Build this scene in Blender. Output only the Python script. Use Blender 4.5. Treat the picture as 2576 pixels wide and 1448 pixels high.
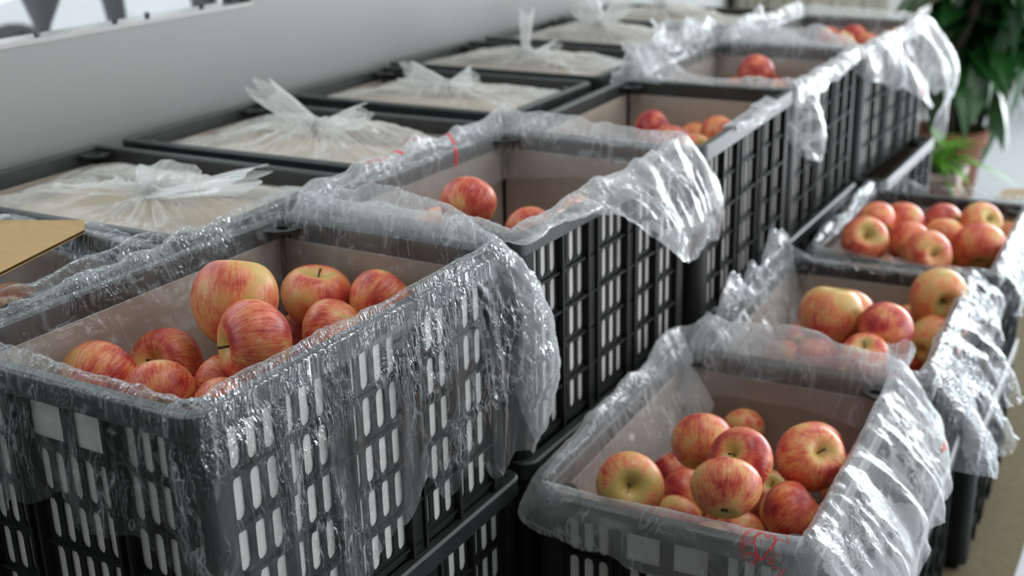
import bpy, bmesh, math, random
import numpy as np
from mathutils import Vector, Matrix, Euler

# ------------------------------------------------------------------ scene
sc = bpy.context.scene
for o in list(bpy.data.objects):
    bpy.data.objects.remove(o, do_unlink=True)
COL = sc.collection

RZ = 0.98            # height of the upper rims above the floor; fit coordinates have rim = 0

# camera (solved from the crate rims)
cd = bpy.data.cameras.new('camera')
cam = bpy.data.objects.new('camera', cd)
COL.objects.link(cam)
cd.sensor_width = 36.0
cd.lens = 36.0 * 3099.8 / 2576.0
cam.location = (-0.2206, -1.0112, 0.4686 + RZ)
cam.rotation_euler = (math.radians(70.339), math.radians(1.347), math.radians(29.751))
cd.clip_start = 0.02
cd.clip_end = 200
cd.dof.use_dof = True
cd.dof.focus_distance = 1.30
cd.dof.aperture_fstop = 4.2
sc.camera = cam

# sky: flat overcast daylight
world = bpy.data.worlds.new('overcast')
sc.world = world
world.use_nodes = True
bg = world.node_tree.nodes['Background']
bg.inputs[0].default_value = (0.90, 0.96, 1.0, 1)
bg.inputs[1].default_value = 3.0

sc.view_settings.view_transform = 'Standard'
sc.view_settings.look = 'None'
sc.view_settings.gamma = 1.0
sc.view_settings.use_curve_mapping = False
sc.view_settings.exposure = -0.68
sc.cycles.use_denoising = True
sc.cycles.transparent_max_bounces = 14
sc.cycles.max_bounces = 6
sc.cycles.diffuse_bounces = 4
sc.cycles.glossy_bounces = 3
sc.cycles.use_adaptive_sampling = True
sc.cycles.adaptive_threshold = 0.04
sc.cycles.sample_clamp_indirect = 6.0


def area_light(name, loc, rot, sx, sy, power, color):
    l = bpy.data.lights.new(name, 'AREA')
    l.shape = 'RECTANGLE'
    l.size, l.size_y = sx, sy
    l.energy = power
    l.color = color
    o = bpy.data.objects.new(name, l)
    COL.objects.link(o)
    o.location = loc
    o.rotation_euler = rot
    return o


# daylight standing in the two glazed openings of the room (right side and far end)
area_light('daylight_right_opening', (2.9, 3.4, 1.35), (0, math.radians(90), 0), 2.2, 5.6, 170, (0.93, 0.97, 1.0))
area_light('daylight_far_opening', (0.9, 6.85, 1.35), (math.radians(-90), 0, 0), 3.2, 2.2, 420, (0.90, 0.96, 1.0))

# ------------------------------------------------------------------ numpy noise
def _h(ix, iy, iz, seed):
    h = (ix * 374761393 + iy * 668265263 + iz * 2147483647 + seed * 144665) & 0xFFFFFFFF
    h = (h ^ (h >> 13)) * 1274126177 & 0xFFFFFFFF
    h = (h ^ (h >> 16)) * 2246822519 & 0xFFFFFFFF
    h ^= h >> 15
    return (h & 0xFFFFFF).astype(np.float64) / 0x7FFFFF - 1.0


def noise3(x, y, z, seed=0):
    x, y, z = np.broadcast_arrays(np.asarray(x, float), np.asarray(y, float), np.asarray(z, float))
    fx, fy, fz = np.floor(x), np.floor(y), np.floor(z)
    ix, iy, iz = fx.astype(np.int64) + 5000, fy.astype(np.int64) + 5000, fz.astype(np.int64) + 5000
    u, v, w = x - fx, y - fy, z - fz
    u, v, w = [t * t * t * (t * (t * 6 - 15) + 10) for t in (u, v, w)]
    r = 0
    for a, wa in ((0, 1 - u), (1, u)):
        for b, wb in ((0, 1 - v), (1, v)):
            for c, wc in ((0, 1 - w), (1, w)):
                r = r + wa * wb * wc * _h(ix + a, iy + b, iz + c, seed)
    return r


def ridge(x, y, z, seed=0):
    return 1.0 - 2.0 * np.abs(noise3(x, y, z, seed))


# ------------------------------------------------------------------ object helpers
def tag(o, label=None, cat=None, group=None, kind=None):
    if label: o['label'] = label
    if cat: o['category'] = cat
    if group: o['group'] = group
    if kind: o['kind'] = kind
    return o


def mesh_from(name, verts, faces, mats=(), smooth=False, mat_index=None):
    me = bpy.data.meshes.new(name)
    me.from_pydata([tuple(v) for v in verts], [], [tuple(f) for f in faces])
    for m in mats:
        me.materials.append(m)
    if mat_index is not None:
        me.polygons.foreach_set('material_index', mat_index)
    if smooth:
        me.polygons.foreach_set('use_smooth', [True] * len(me.polygons))
    me.update()
    return me


def link(name, data, parent=None, loc=(0, 0, 0), rot=(0, 0, 0), scale=(1, 1, 1)):
    o = bpy.data.objects.new(name, data)
    COL.objects.link(o)
    o.parent = parent
    o.location = loc
    o.rotation_euler = rot
    o.scale = scale
    return o


def empty(name, loc=(0, 0, 0), rz=0):
    o = link(name, None, None, loc, (0, 0, rz))
    o.empty_display_size = 0.05
    return o


class MB:
    """collects simple solids into one mesh"""
    def __init__(self):
        self.v, self.f = [], []

    def add(self, vs, fs):
        k = len(self.v)
        self.v += [tuple(p) for p in vs]
        self.f += [tuple(i + k for i in f) for f in fs]

    def box(self, x0, x1, y0, y1, z0, z1):
        vs = [(x0, y0, z0), (x1, y0, z0), (x1, y1, z0), (x0, y1, z0), (x0, y0, z1), (x1, y0, z1), (x1, y1, z1), (x0, y1, z1)]
        self.add(vs, [(0, 3, 2, 1), (4, 5, 6, 7), (0, 1, 5, 4), (1, 2, 6, 5), (2, 3, 7, 6), (3, 0, 4, 7)])

    def tube(self, pts, rad, n=8, cap=True):
        pts = [Vector(p) for p in pts]
        rings = []
        for i, p in enumerate(pts):
            d = (pts[min(i + 1, len(pts) - 1)] - pts[max(i - 1, 0)]).normalized()
            ref = Vector((0, 0, 1)) if abs(d.z) < .9 else Vector((1, 0, 0))
            s = d.cross(ref).normalized(); t = d.cross(s)
            r = rad[i] if hasattr(rad, '__len__') else rad
            rings.append([p + (s * math.cos(2 * math.pi * k / n) + t * math.sin(2 * math.pi * k / n)) * r for k in range(n)])
        vs = [q for r in rings for q in r]
        fs = [(i * n + k, i * n + (k + 1) % n, (i + 1) * n + (k + 1) % n, (i + 1) * n + k) for i in range(len(pts) - 1) for k in range(n)]
        if cap:
            fs += [tuple(range(n))[::-1], tuple((len(pts) - 1) * n + k for k in range(n))]
        self.add(vs, fs)

    def lathe(self, prof, n=24, cx=0, cy=0):
        vs = [(cx + r * math.cos(2 * math.pi * k / n), cy + r * math.sin(2 * math.pi * k / n), z) for r, z in prof for k in range(n)]
        fs = [(i * n + k, i * n + (k + 1) % n, (i + 1) * n + (k + 1) % n, (i + 1) * n + k) for i in range(len(prof) - 1) for k in range(n)]
        self.add(vs, fs)

    def mesh(self, name, mat, smooth=False):
        return mesh_from(name, self.v, self.f, [mat] if mat else [], smooth)


# ------------------------------------------------------------------ materials
def new_mat(name):
    m = bpy.data.materials.new(name)
    m.use_nodes = True
    nt = m.node_tree
    nt.nodes.clear()
    out = nt.nodes.new('ShaderNodeOutputMaterial')
    return m, nt, out


def N(nt, kind, **kw):
    n = nt.nodes.new(kind)
    for k, v in kw.items():
        if k in n.inputs:
            n.inputs[k].default_value = v
        else:
            setattr(n, k, v)
    return n


def simple(name, col, rough=0.5, var=0.15, scale=20, spec=0.5, bump=0.0, col2=None, metallic=0.0, stretch=(1, 1, 1), coord='Object'):
    m, nt, out = new_mat(name)
    tc = N(nt, 'ShaderNodeTexCoord')
    mp = N(nt, 'ShaderNodeMapping')
    mp.inputs['Scale'].default_value = stretch
    nt.links.new(tc.outputs[coord], mp.inputs[0])
    no = N(nt, 'ShaderNodeTexNoise', Scale=scale, Detail=5.0, Roughness=0.6)
    nt.links.new(mp.outputs[0], no.inputs['Vector'])
    ra = N(nt, 'ShaderNodeValToRGB')
    c2 = col2 or tuple(c * (1 - var) for c in col)
    ra.color_ramp.elements[0].position = 0.3
    ra.color_ramp.elements[1].position = 0.7
    ra.color_ramp.elements[0].color = (*c2, 1)
    ra.color_ramp.elements[1].color = (*col, 1)
    nt.links.new(no.outputs['Fac'], ra.inputs[0])
    b = N(nt, 'ShaderNodeBsdfPrincipled')
    b.inputs['Roughness'].default_value = rough
    b.inputs['Specular IOR Level'].default_value = spec
    b.inputs['Metallic'].default_value = metallic
    nt.links.new(ra.outputs[0], b.inputs['Base Color'])
    if bump:
        bp_ = N(nt, 'ShaderNodeBump', Strength=bump, Distance=0.002)
        nt.links.new(no.outputs['Fac'], bp_.inputs['Height'])
        nt.links.new(bp_.outputs[0], b.inputs['Normal'])
    nt.links.new(b.outputs[0], out.inputs[0])
    return m


def film_mat(name, haze, edge, tint=(0.86, 0.89, 0.92), rough=0.10, bump=0.35, scale=90.0, stretch=(1, 1, 0.35), gl=1.6, crease=0.40, bdist=0.010):
    """thin clear polythene: see-through, a milky part, glossy crinkles"""
    m, nt, out = new_mat(name)
    L = nt.links.new
    tc = N(nt, 'ShaderNodeTexCoord')
    mp = N(nt, 'ShaderNodeMapping')
    mp.inputs['Scale'].default_value = stretch
    L(tc.outputs['Object'], mp.inputs[0])
    n0 = N(nt, 'ShaderNodeTexNoise', Scale=14.0, Detail=2.0)
    L(tc.outputs['Object'], n0.inputs['Vector'])
    va = N(nt, 'ShaderNodeVectorMath', operation='MULTIPLY_ADD')
    va.inputs[1].default_value = (0.03, 0.03, 0.03)
    L(n0.outputs['Color'], va.inputs[0]); L(mp.outputs[0], va.inputs[2])
    n1 = N(nt, 'ShaderNodeTexNoise', Scale=scale, Detail=3.0, Roughness=0.55)
    L(va.outputs[0], n1.inputs['Vector'])
    ab = N(nt, 'ShaderNodeMath', operation='SUBTRACT'); ab.inputs[1].default_value = 0.5
    L(n1.outputs['Fac'], ab.inputs[0])
    ab2 = N(nt, 'ShaderNodeMath', operation='ABSOLUTE'); L(ab.outputs[0], ab2.inputs[0])
    # crinkling comes in patches
    n2 = N(nt, 'ShaderNodeTexNoise', Scale=11.0, Detail=2.0)
    L(tc.outputs['Object'], n2.inputs['Vector'])
    pr = N(nt, 'ShaderNodeMapRange'); pr.inputs[1].default_value = 0.42; pr.inputs[2].default_value = 0.62
    pr.inputs[3].default_value = 0.06; pr.inputs[4].default_value = 1.0
    L(n2.outputs['Fac'], pr.inputs[0])
    mu = N(nt, 'ShaderNodeMath', operation='MULTIPLY'); L(ab2.outputs[0], mu.inputs[0]); L(pr.outputs[0], mu.inputs[1])
    bu = N(nt, 'ShaderNodeBump', Strength=bump, Distance=bdist)
    L(mu.outputs[0], bu.inputs['Height'])
    tr = N(nt, 'ShaderNodeBsdfTransparent'); tr.inputs[0].default_value = (0.97, 0.98, 0.98, 1)
    df = N(nt, 'ShaderNodeBsdfDiffuse'); df.inputs[0].default_value = (*tint, 1)
    tl = N(nt, 'ShaderNodeBsdfTranslucent'); tl.inputs[0].default_value = (*tint, 1)
    L(bu.outputs[0], df.inputs['Normal'])
    hz = N(nt, 'ShaderNodeMixShader'); hz.inputs[0].default_value = 0.45
    L(df.outputs[0], hz.inputs[1]); L(tl.outputs[0], hz.inputs[2])
    lw = N(nt, 'ShaderNodeLayerWeight'); lw.inputs['Blend'].default_value = 0.5
    L(bu.outputs[0], lw.inputs['Normal'])
    lg = N(nt, 'ShaderNodeLayerWeight'); lg.inputs['Blend'].default_value = 0.5
    po = N(nt, 'ShaderNodeMath', operation='POWER'); po.inputs[1].default_value = 2.8
    L(lg.outputs['Facing'], po.inputs[0])
    mr = N(nt, 'ShaderNodeMapRange'); mr.inputs[3].default_value = haze; mr.inputs[4].default_value = edge
    L(po.outputs[0], mr.inputs[0])
    # thin white crease lines, strongest in the crinkled patches
    mp3 = N(nt, 'ShaderNodeMapping'); mp3.inputs['Scale'].default_value = (1, 1, 0.45); mp3.inputs['Rotation'].default_value = (0.5, 0.35, 0.0)
    L(va.outputs[0], mp3.inputs[0])
    n3 = N(nt, 'ShaderNodeTexNoise', Scale=scale * .42, Detail=2.5, Roughness=0.6); n3.inputs['Distortion'].default_value = 0.6
    L(mp3.outputs[0], n3.inputs['Vector'])
    c1 = N(nt, 'ShaderNodeMath', operation='SUBTRACT'); c1.inputs[1].default_value = 0.5; L(n3.outputs['Fac'], c1.inputs[0])
    c2 = N(nt, 'ShaderNodeMath', operation='ABSOLUTE'); L(c1.outputs[0], c2.inputs[0])
    c3 = N(nt, 'ShaderNodeMapRange'); c3.inputs[1].default_value = 0.0; c3.inputs[2].default_value = 0.028; c3.inputs[3].default_value = crease; c3.inputs[4].default_value = 0.0
    L(c2.outputs[0], c3.inputs[0])
    c4 = N(nt, 'ShaderNodeMath', operation='MULTIPLY'); L(c3.outputs[0], c4.inputs[0]); L(pr.outputs[0], c4.inputs[1])
    c45 = N(nt, 'ShaderNodeMath', operation='ADD', use_clamp=True); L(mr.outputs[0], c45.inputs[0]); L(c4.outputs[0], c45.inputs[1])
    # extra layers of gathered film
    lay = N(nt, 'ShaderNodeAttribute', attribute_name='layers')
    c5 = N(nt, 'ShaderNodeMath', operation='ADD', use_clamp=True); L(c45.outputs[0], c5.inputs[0]); L(lay.outputs['Fac'], c5.inputs[1])
    m1 = N(nt, 'ShaderNodeMixShader')
    L(c5.outputs[0], m1.inputs[0]); L(tr.outputs[0], m1.inputs[1]); L(hz.outputs[0], m1.inputs[2])
    p5 = N(nt, 'ShaderNodeMath', operation='POWER'); p5.inputs[1].default_value = 5.0
    L(lw.outputs['Facing'], p5.inputs[0])
    fm = N(nt, 'ShaderNodeMath', operation='MULTIPLY_ADD', use_clamp=True); fm.inputs[1].default_value = 0.85; fm.inputs[2].default_value = 0.045 * gl
    L(p5.outputs[0], fm.inputs[0])
    gs = N(nt, 'ShaderNodeBsdfGlossy'); gs.inputs['Roughness'].default_value = rough
    gs.inputs[0].default_value = (0.95, 0.97, 1, 1)
    L(bu.outputs[0], gs.inputs['Normal'])
    m2 = N(nt, 'ShaderNodeMixShader')
    L(fm.outputs[0], m2.inputs[0]); L(m1.outputs[0], m2.inputs[1]); L(gs.outputs[0], m2.inputs[2])
    L(m2.outputs[0], out.inputs[0])
    return m


def apple_mat():
    m, nt, out = new_mat('apple_skin')
    L = nt.links.new
    tc = N(nt, 'ShaderNodeTexCoord')
    oi = N(nt, 'ShaderNodeObjectInfo')
    # direction on the apple, so streaks run from stem to calyx
    nv = N(nt, 'ShaderNodeVectorMath', operation='NORMALIZE'); L(tc.outputs['Object'], nv.inputs[0])
    sx = N(nt, 'ShaderNodeSeparateXYZ'); L(nv.outputs[0], sx.inputs[0])
    off = N(nt, 'ShaderNodeMath', operation='MULTIPLY'); off.inputs[1].default_value = 57.0
    L(oi.outputs['Random'], off.inputs[0])
    at = N(nt, 'ShaderNodeMath', operation='ARCTAN2'); L(sx.outputs[1], at.inputs[0]); L(sx.outputs[0], at.inputs[1])
    co = N(nt, 'ShaderNodeMath', operation='COSINE'); L(at.outputs[0], co.inputs[0])
    si = N(nt, 'ShaderNodeMath', operation='SINE'); L(at.outputs[0], si.inputs[0])
    zz = N(nt, 'ShaderNodeMath', operation='MULTIPLY_ADD'); zz.inputs[1].default_value = 0.16; L(sx.outputs[2], zz.inputs[0]); L(off.outputs[0], zz.inputs[2])
    cb = N(nt, 'ShaderNodeCombineXYZ'); L(co.outputs[0], cb.inputs[0]); L(si.outputs[0], cb.inputs[1]); L(zz.outputs[0], cb.inputs[2])
    st = N(nt, 'ShaderNodeTexNoise', Scale=15.0, Detail=4.0, Roughness=0.75); L(cb.outputs[0], st.inputs['Vector'])
    st.inputs['Distortion'].default_value = 0.35
    # blush: broad patches
    ad = N(nt, 'ShaderNodeVectorMath', operation='ADD'); L(nv.outputs[0], ad.inputs[0])
    cb2 = N(nt, 'ShaderNodeCombineXYZ'); L(off.outputs[0], cb2.inputs[0]); L(off.outputs[0], cb2.inputs[1])
    L(cb2.outputs[0], ad.inputs[1])
    bl = N(nt, 'ShaderNodeTexNoise', Scale=1.25, Detail=2.0); L(ad.outputs[0], bl.inputs['Vector'])
    mo = N(nt, 'ShaderNodeTexNoise', Scale=9.0, Detail=5.0); L(ad.outputs[0], mo.inputs['Vector'])
    # red amount = blush + streak + per-apple redness, less around stem and calyx
    r1 = N(nt, 'ShaderNodeMath', operation='MULTIPLY_ADD'); r1.inputs[1].default_value = 1.5; r1.inputs[2].default_value = -0.75
    L(st.outputs['Fac'], r1.inputs[0])
    r2 = N(nt, 'ShaderNodeMath', operation='MULTIPLY_ADD'); r2.inputs[1].default_value = 1.9; r2.inputs[2].default_value = -0.36
    L(bl.outputs['Fac'], r2.inputs[0])
    r3 = N(nt, 'ShaderNodeMath', operation='ADD'); L(r1.outputs[0], r3.inputs[0]); L(r2.outputs[0], r3.inputs[1])
    rr = N(nt, 'ShaderNodeMath', operation='MULTIPLY_ADD'); rr.inputs[1].default_value = 0.62; rr.inputs[2].default_value = -0.36
    sc_ = N(nt, 'ShaderNodeSeparateColor'); L(oi.outputs['Color'], sc_.inputs[0]); L(sc_.outputs[0], rr.inputs[0])
    r4 = N(nt, 'ShaderNodeMath', operation='ADD'); L(r3.outputs[0], r4.inputs[0]); L(rr.outputs[0], r4.inputs[1])
    r5 = N(nt, 'ShaderNodeMath', operation='MULTIPLY_ADD'); r5.inputs[1].default_value = 0.5; r5.inputs[2].default_value = -0.25
    L(mo.outputs['Fac'], r5.inputs[0])
    r6 = N(nt, 'ShaderNodeMath', operation='ADD'); L(r4.outputs[0], r6.inputs[0]); L(r5.outputs[0], r6.inputs[1])
    po = N(nt, 'ShaderNodeMath', operation='ABSOLUTE'); L(sx.outputs[2], po.inputs[0])
    pm = N(nt, 'ShaderNodeMapRange'); pm.inputs[1].default_value = 0.78; pm.inputs[2].default_value = 1.0; pm.inputs[3].default_value = 0.0; pm.inputs[4].default_value = 0.75
    L(po.outputs[0], pm.inputs[0])
    r7 = N(nt, 'ShaderNodeMath', operation='SUBTRACT'); L(r6.outputs[0], r7.inputs[0]); L(pm.outputs[0], r7.inputs[1])
    ra = N(nt, 'ShaderNodeValToRGB')
    e = ra.color_ramp.elements
    e[0].position = 0.0; e[0].color = (0.56, 0.40, 0.12, 1)
    e[1].position = 1.0; e[1].color = (0.34, 0.018, 0.024, 1)
    for pos, c in ((0.20, (0.74, 0.38, 0.14, 1)), (0.42, (0.72, 0.23, 0.10, 1)), (0.70, (0.58, 0.085, 0.055, 1))):
        q = e.new(pos); q.color = c
    L(r7.outputs[0], ra.inputs[0])
    # pale lenticels
    vo = N(nt, 'ShaderNodeTexVoronoi', Scale=13.0); L(ad.outputs[0], vo.inputs['Vector'])
    lm = N(nt, 'ShaderNodeMath', operation='LESS_THAN'); lm.inputs[1].default_value = 0.07; L(vo.outputs['Distance'], lm.inputs[0])
    lf = N(nt, 'ShaderNodeMath', operation='MULTIPLY'); lf.inputs[1].default_value = 0.35; L(lm.outputs[0], lf.inputs[0])
    mx = N(nt, 'ShaderNodeMix', data_type='RGBA'); L(lf.outputs[0], mx.inputs[0]); L(ra.outputs[0], mx.inputs[6])
    mx.inputs[7].default_value = (0.66, 0.42, 0.20, 1)
    b = N(nt, 'ShaderNodeBsdfPrincipled')
    b.inputs['Roughness'].default_value = 0.36
    b.inputs['Subsurface Weight'].default_value = 0.06
    b.inputs['Subsurface Radius'].default_value = (0.01, 0.004, 0.002)
    L(mx.outputs[2], b.inputs['Base Color'])
    L(b.outputs[0], out.inputs[0])
    return m


M = {}
M['plastic'] = simple('black_plastic', (0.014, 0.015, 0.015), 0.55, 0.45, 35, 0.22, 0.08)
M['rim'] = simple('dusty_lit_black_plastic', (0.030, 0.034, 0.034), 0.40, 0.5, 28, 0.5, 0.08)  # paler than the walls: dust, plus light on the rim top put into the colour
M['liner_out'] = simple('white_board', (0.58, 0.57, 0.545), 0.75, 0.06, 60)
M['liner_in'] = simple('grey_brown_board', (0.40, 0.335, 0.285), 0.85, 0.10, 40)
M['card'] = simple('brown_card', (0.42, 0.285, 0.135), 0.85, 0.12, 45, 0.3, 0.05)
M['tan'] = simple('tan_paper', (0.55, 0.44, 0.31), 0.9, 0.12, 25)
M['film'] = film_mat('clear_film', 0.018, 0.40, rough=0.06, bump=1.0, scale=110.0, gl=0.5, bdist=0.018, crease=0.45)
M['film_soft'] = film_mat('milky_film', 0.21, 0.72, tint=(0.90, 0.905, 0.93), rough=0.12, bump=0.3, scale=80, gl=0.9)
M['film_tied'] = film_mat('tied_film', 0.36, 0.80, tint=(0.90, 0.895, 0.885), rough=0.16, bump=0.12, scale=30, gl=1.0, crease=0.25)
M['apple'] = apple_mat()
M['stem'] = simple('stem_bark', (0.10, 0.062, 0.028), 0.8, 0.3, 200)
M['calyx'] = simple('calyx_brown', (0.075, 0.055, 0.022), 0.9, 0.3, 300)
M['red_ink'] = simple('red_ink', (0.80, 0.03, 0.045), 0.5, 0.1, 100)
M['wall'] = simple('grey_wall_paint', (0.27, 0.285, 0.278), 0.45, 0.03, 3, 0.4)
M['sill'] = simple('metal_sill', (0.28, 0.27, 0.265), 0.35, 0.1, 12, 0.5, metallic=0.6)
M['dim_wall'] = simple('brown_grey_wall', (0.16, 0.15, 0.14), 0.8, 0.05, 3)
M['ceiling'] = simple('white_ceiling', (0.75, 0.75, 0.73), 0.9, 0.03, 4)
M['olive'] = simple('olive_curtain', (0.20, 0.19, 0.145), 0.9, 0.35, 9, stretch=(9, 9, 0.3))
M['floor'] = simple('pale_polished_floor', (0.50, 0.53, 0.56), 0.14, 0.05, 6, 0.6)
M['beige'] = simple('beige_terrazzo', (0.165, 0.14, 0.088), 0.85, 0.30, 90, 0.1)
M['terracotta'] = simple('terracotta', (0.23, 0.085, 0.05), 0.8, 0.2, 25)
M['pot_rim'] = simple('chalky_pot_rim', (0.50, 0.40, 0.37), 0.8, 0.15, 40)
M['soil'] = simple('soil', (0.06, 0.04, 0.025), 0.95, 0.4, 80)
M['leaf'] = simple('dark_glossy_leaf', (0.022, 0.105, 0.022), 0.28, 0.5, 7, 0.6)
M['leaf2'] = simple('bright_leaf', (0.12, 0.33, 0.03), 0.4, 0.4, 9, 0.5)
M['bark'] = simple('dark_bark', (0.055, 0.038, 0.022), 0.9, 0.4, 40)
M['white_paint'] = simple('white_car_paint', (0.80, 0.80, 0.82), 0.3, 0.02, 3)
M['black_rubber'] = simple('black_rubber', (0.02, 0.022, 0.025), 0.7, 0.2, 20)
M['dark_post'] = simple('dark_post_paint', (0.035, 0.035, 0.042), 0.6, 0.3, 10)
M['pave'] = simple('pale_paving', (0.62, 0.62, 0.62), 0.8, 0.1, 4)


def glass_mat():
    m, nt, out = new_mat('window_glass')
    t = N(nt, 'ShaderNodeBsdfTransparent'); t.inputs[0].default_value = (0.95, 0.97, 0.97, 1)
    g = N(nt, 'ShaderNodeBsdfGlossy'); g.inputs['Roughness'].default_value = 0.02
    w = N(nt, 'ShaderNodeLayerWeight'); w.inputs['Blend'].default_value = 0.5
    p = N(nt, 'ShaderNodeMath', operation='POWER'); p.inputs[1].default_value = 5.0
    nt.links.new(w.outputs['Facing'], p.inputs[0])
    f = N(nt, 'ShaderNodeMath', operation='MULTIPLY_ADD'); f.inputs[1].default_value = 0.35; f.inputs[2].default_value = 0.008
    nt.links.new(p.outputs[0], f.inputs[0])
    x = N(nt, 'ShaderNodeMixShader')
    nt.links.new(f.outputs[0], x.inputs[0]); nt.links.new(t.outputs[0], x.inputs[1]); nt.links.new(g.outputs[0], x.inputs[2])
    nt.links.new(x.outputs[0], out.inputs[0])
    return m


def lamp_mat():
    m, nt, out = new_mat('lamp_diffuser')
    e = N(nt, 'ShaderNodeEmission'); e.inputs[0].default_value = (1, 0.97, 0.92, 1); e.inputs[1].default_value = 16.0
    nt.links.new(e.outputs[0], out.inputs[0])
    return m


M['glass'] = glass_mat()
M['lamp'] = lamp_mat()
# ------------------------------------------------------------------ the room
def box_obj(name, x0, x1, y0, y1, z0, z1, mat, kind='structure', parent=None):
    b = MB(); b.box(x0, x1, y0, y1, z0, z1)
    o = link(name, b.mesh(name, mat), parent)
    if kind and parent is None: o['kind'] = kind
    return o

XL = -1.975
floor = box_obj('floor', XL - .05, 3.2, -3.2, 7.2, -0.1, 0.0, M['floor'])
# terrazzo border that runs along the foot of the stacks
box_obj('trim_1', -1.95, -0.44, -2.5, 3.6, 0.0, 0.004, M['beige'])
wb = MB()
SZ = RZ + 0.183
WY0, WY1, WZ1 = -2.4, 0.965, 2.35
wb.box(XL - .05, XL, -3.2, 7.2, 0, SZ)
wb.box(XL - .05, XL, -3.2, WY0, SZ, 3.0)
wb.box(XL - .05, XL, WY1, 7.2, SZ, 3.0)
wb.box(XL - .05, XL, WY0, WY1, WZ1, 3.0)
tag(link('wall_left', wb.mesh('wall_left', M['wall'])), kind='structure')
win = empty('window_1', (XL - .04, 0, SZ)); win['kind'] = 'structure'
f = MB()
for (y0, y1, z0, z1) in ((WY0, WY1, WZ1 - SZ - .03, WZ1 - SZ), (WY0, WY0 + .03, 0, WZ1 - SZ), (WY1 - .035, WY1, 0, WZ1 - SZ)):
    f.box(-.008, .022, y0, y1, z0, z1)
link('window_frame', f.mesh('window_frame', M['dark_post']), win)
f = MB(); f.box(-.012, .0425, WY0, WY1, -.008, .0005)
link('window_sill', f.mesh('window_sill', M['sill']), win)
f = MB(); f.box(.006, .010, WY0, WY1, .0, WZ1 - SZ)
link('pane', f.mesh('pane', M['glass']), win)
# little dark specks standing on the sill
rnd = random.Random(4)
for i, (y, h) in enumerate(((.605, .010), (.43, .008), (.83, .012), (.685, .012))):
    b = MB()
    for k in range(3):
        b.tube([(0, (k - 1) * .003, 0), (rnd.uniform(-.002, .002), (k - 1) * .004, h * .6), (rnd.uniform(-.004, .004), (k - 1) * .005 + rnd.uniform(-.003, .003), h)], [.0022, .0018, .0006], 6)
    o = link('speck', b.mesh('speck', M['dark_post'], True), None, (XL - .012, y, SZ + .0006))
    tag(o, ['tiny dark speck on the window sill, beside the middle post', 'tiny dark speck on the window sill, leftmost of four', 'tiny dark speck on the window sill, rightmost of four', 'tiny dark speck on the window sill, just right of the middle post'][i], 'speck', 'specks on the window sill')
# far end of the room
wb = MB()
wb.box(XL - .05, -0.7, 7.0, 7.12, 0, 3.0); wb.box(2.6, 3.2, 7.0, 7.12, 0, 3.0); wb.box(-0.7, 2.6, 7.0, 7.12, 2.5, 3.0)
tag(link('wall_back', wb.mesh('wall_back', M['dim_wall'])), kind='structure')
wb = MB()
wb.box(3.0, 3.12, -3.2, .5, 0, 3.0); wb.box(3.0, 3.12, .5, 7.2, 2.5, 3.0); wb.box(3.0, 3.12, 6.4, 7.2, 0, 2.5)
tag(link('wall_right', wb.mesh('wall_right', M['wall'])), kind='structure')
box_obj('wall_front', XL - .05, 3.12, -3.2, -3.08, 0, 3.0, M['dim_wall'])
box_obj('ceiling', XL - .05, 3.12, -3.2, 7.12, 3.0, 3.1, M['ceiling'])
# pale pillar at the far end
box_obj('trim_2', XL, -1.80, 6.45, 7.0, 0, 3.0, M['ceiling'])
# long olive curtain against the left wall
cu_v, cu_f = [], []
for i in range(161):
    y = 3.75 + 2.55 * i / 160
    x = XL + .035 + .022 * math.sin(i * .82) + .008 * math.sin(i * .31)
    cu_v += [(x, y, .04), (x, y, 2.55), (x - .004, y, .04), (x - .004, y, 2.55)]
for i in range(160):
    k = 4 * i
    cu_f += [(k, k + 4, k + 5, k + 1), (k + 2, k + 3, k + 7, k + 6)]
tag(link('curtain', mesh_from('curtain', cu_v, cu_f, [M['olive']], True)), 'long olive brown curtain on the wall behind the farthest crates', 'curtain')

# ceiling lamps
def ceiling_light(x, y, rz, label):
    r = empty('ceiling_light', (x, y, 2.999), rz)
    b = MB(); b.box(-.62, .62, -.17, .17, -.05, 0)
    link('housing', b.mesh('housing', M['ceiling']), r)
    b = MB(); b.box(-.59, .59, -.14, .14, -.056, -.050)
    link('diffuser', b.mesh('diffuser', M['lamp']), r)
    tag(r, label, 'ceiling light', 'ceiling lights')
ceiling_light(-.55, 2.7, math.pi / 2, 'long white ceiling light above the low apple crates')
ceiling_light(-.55, .35, math.pi / 2, 'added unseen ceiling light brightening the nearest apple crates')  # added lamp, no such fixture seen; brightens the nearest crates inside
ceiling_light(-.55, 5.0, math.pi / 2, 'long white ceiling light above the potted plants')
ceiling_light(1.3, 1.2, math.pi / 2, 'long white ceiling light above the open floor')

# outside the window
box_obj('pavement', -30, XL - .055, -12, 24, -.30, -.10, M['pave'], kind='structure')

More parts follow.
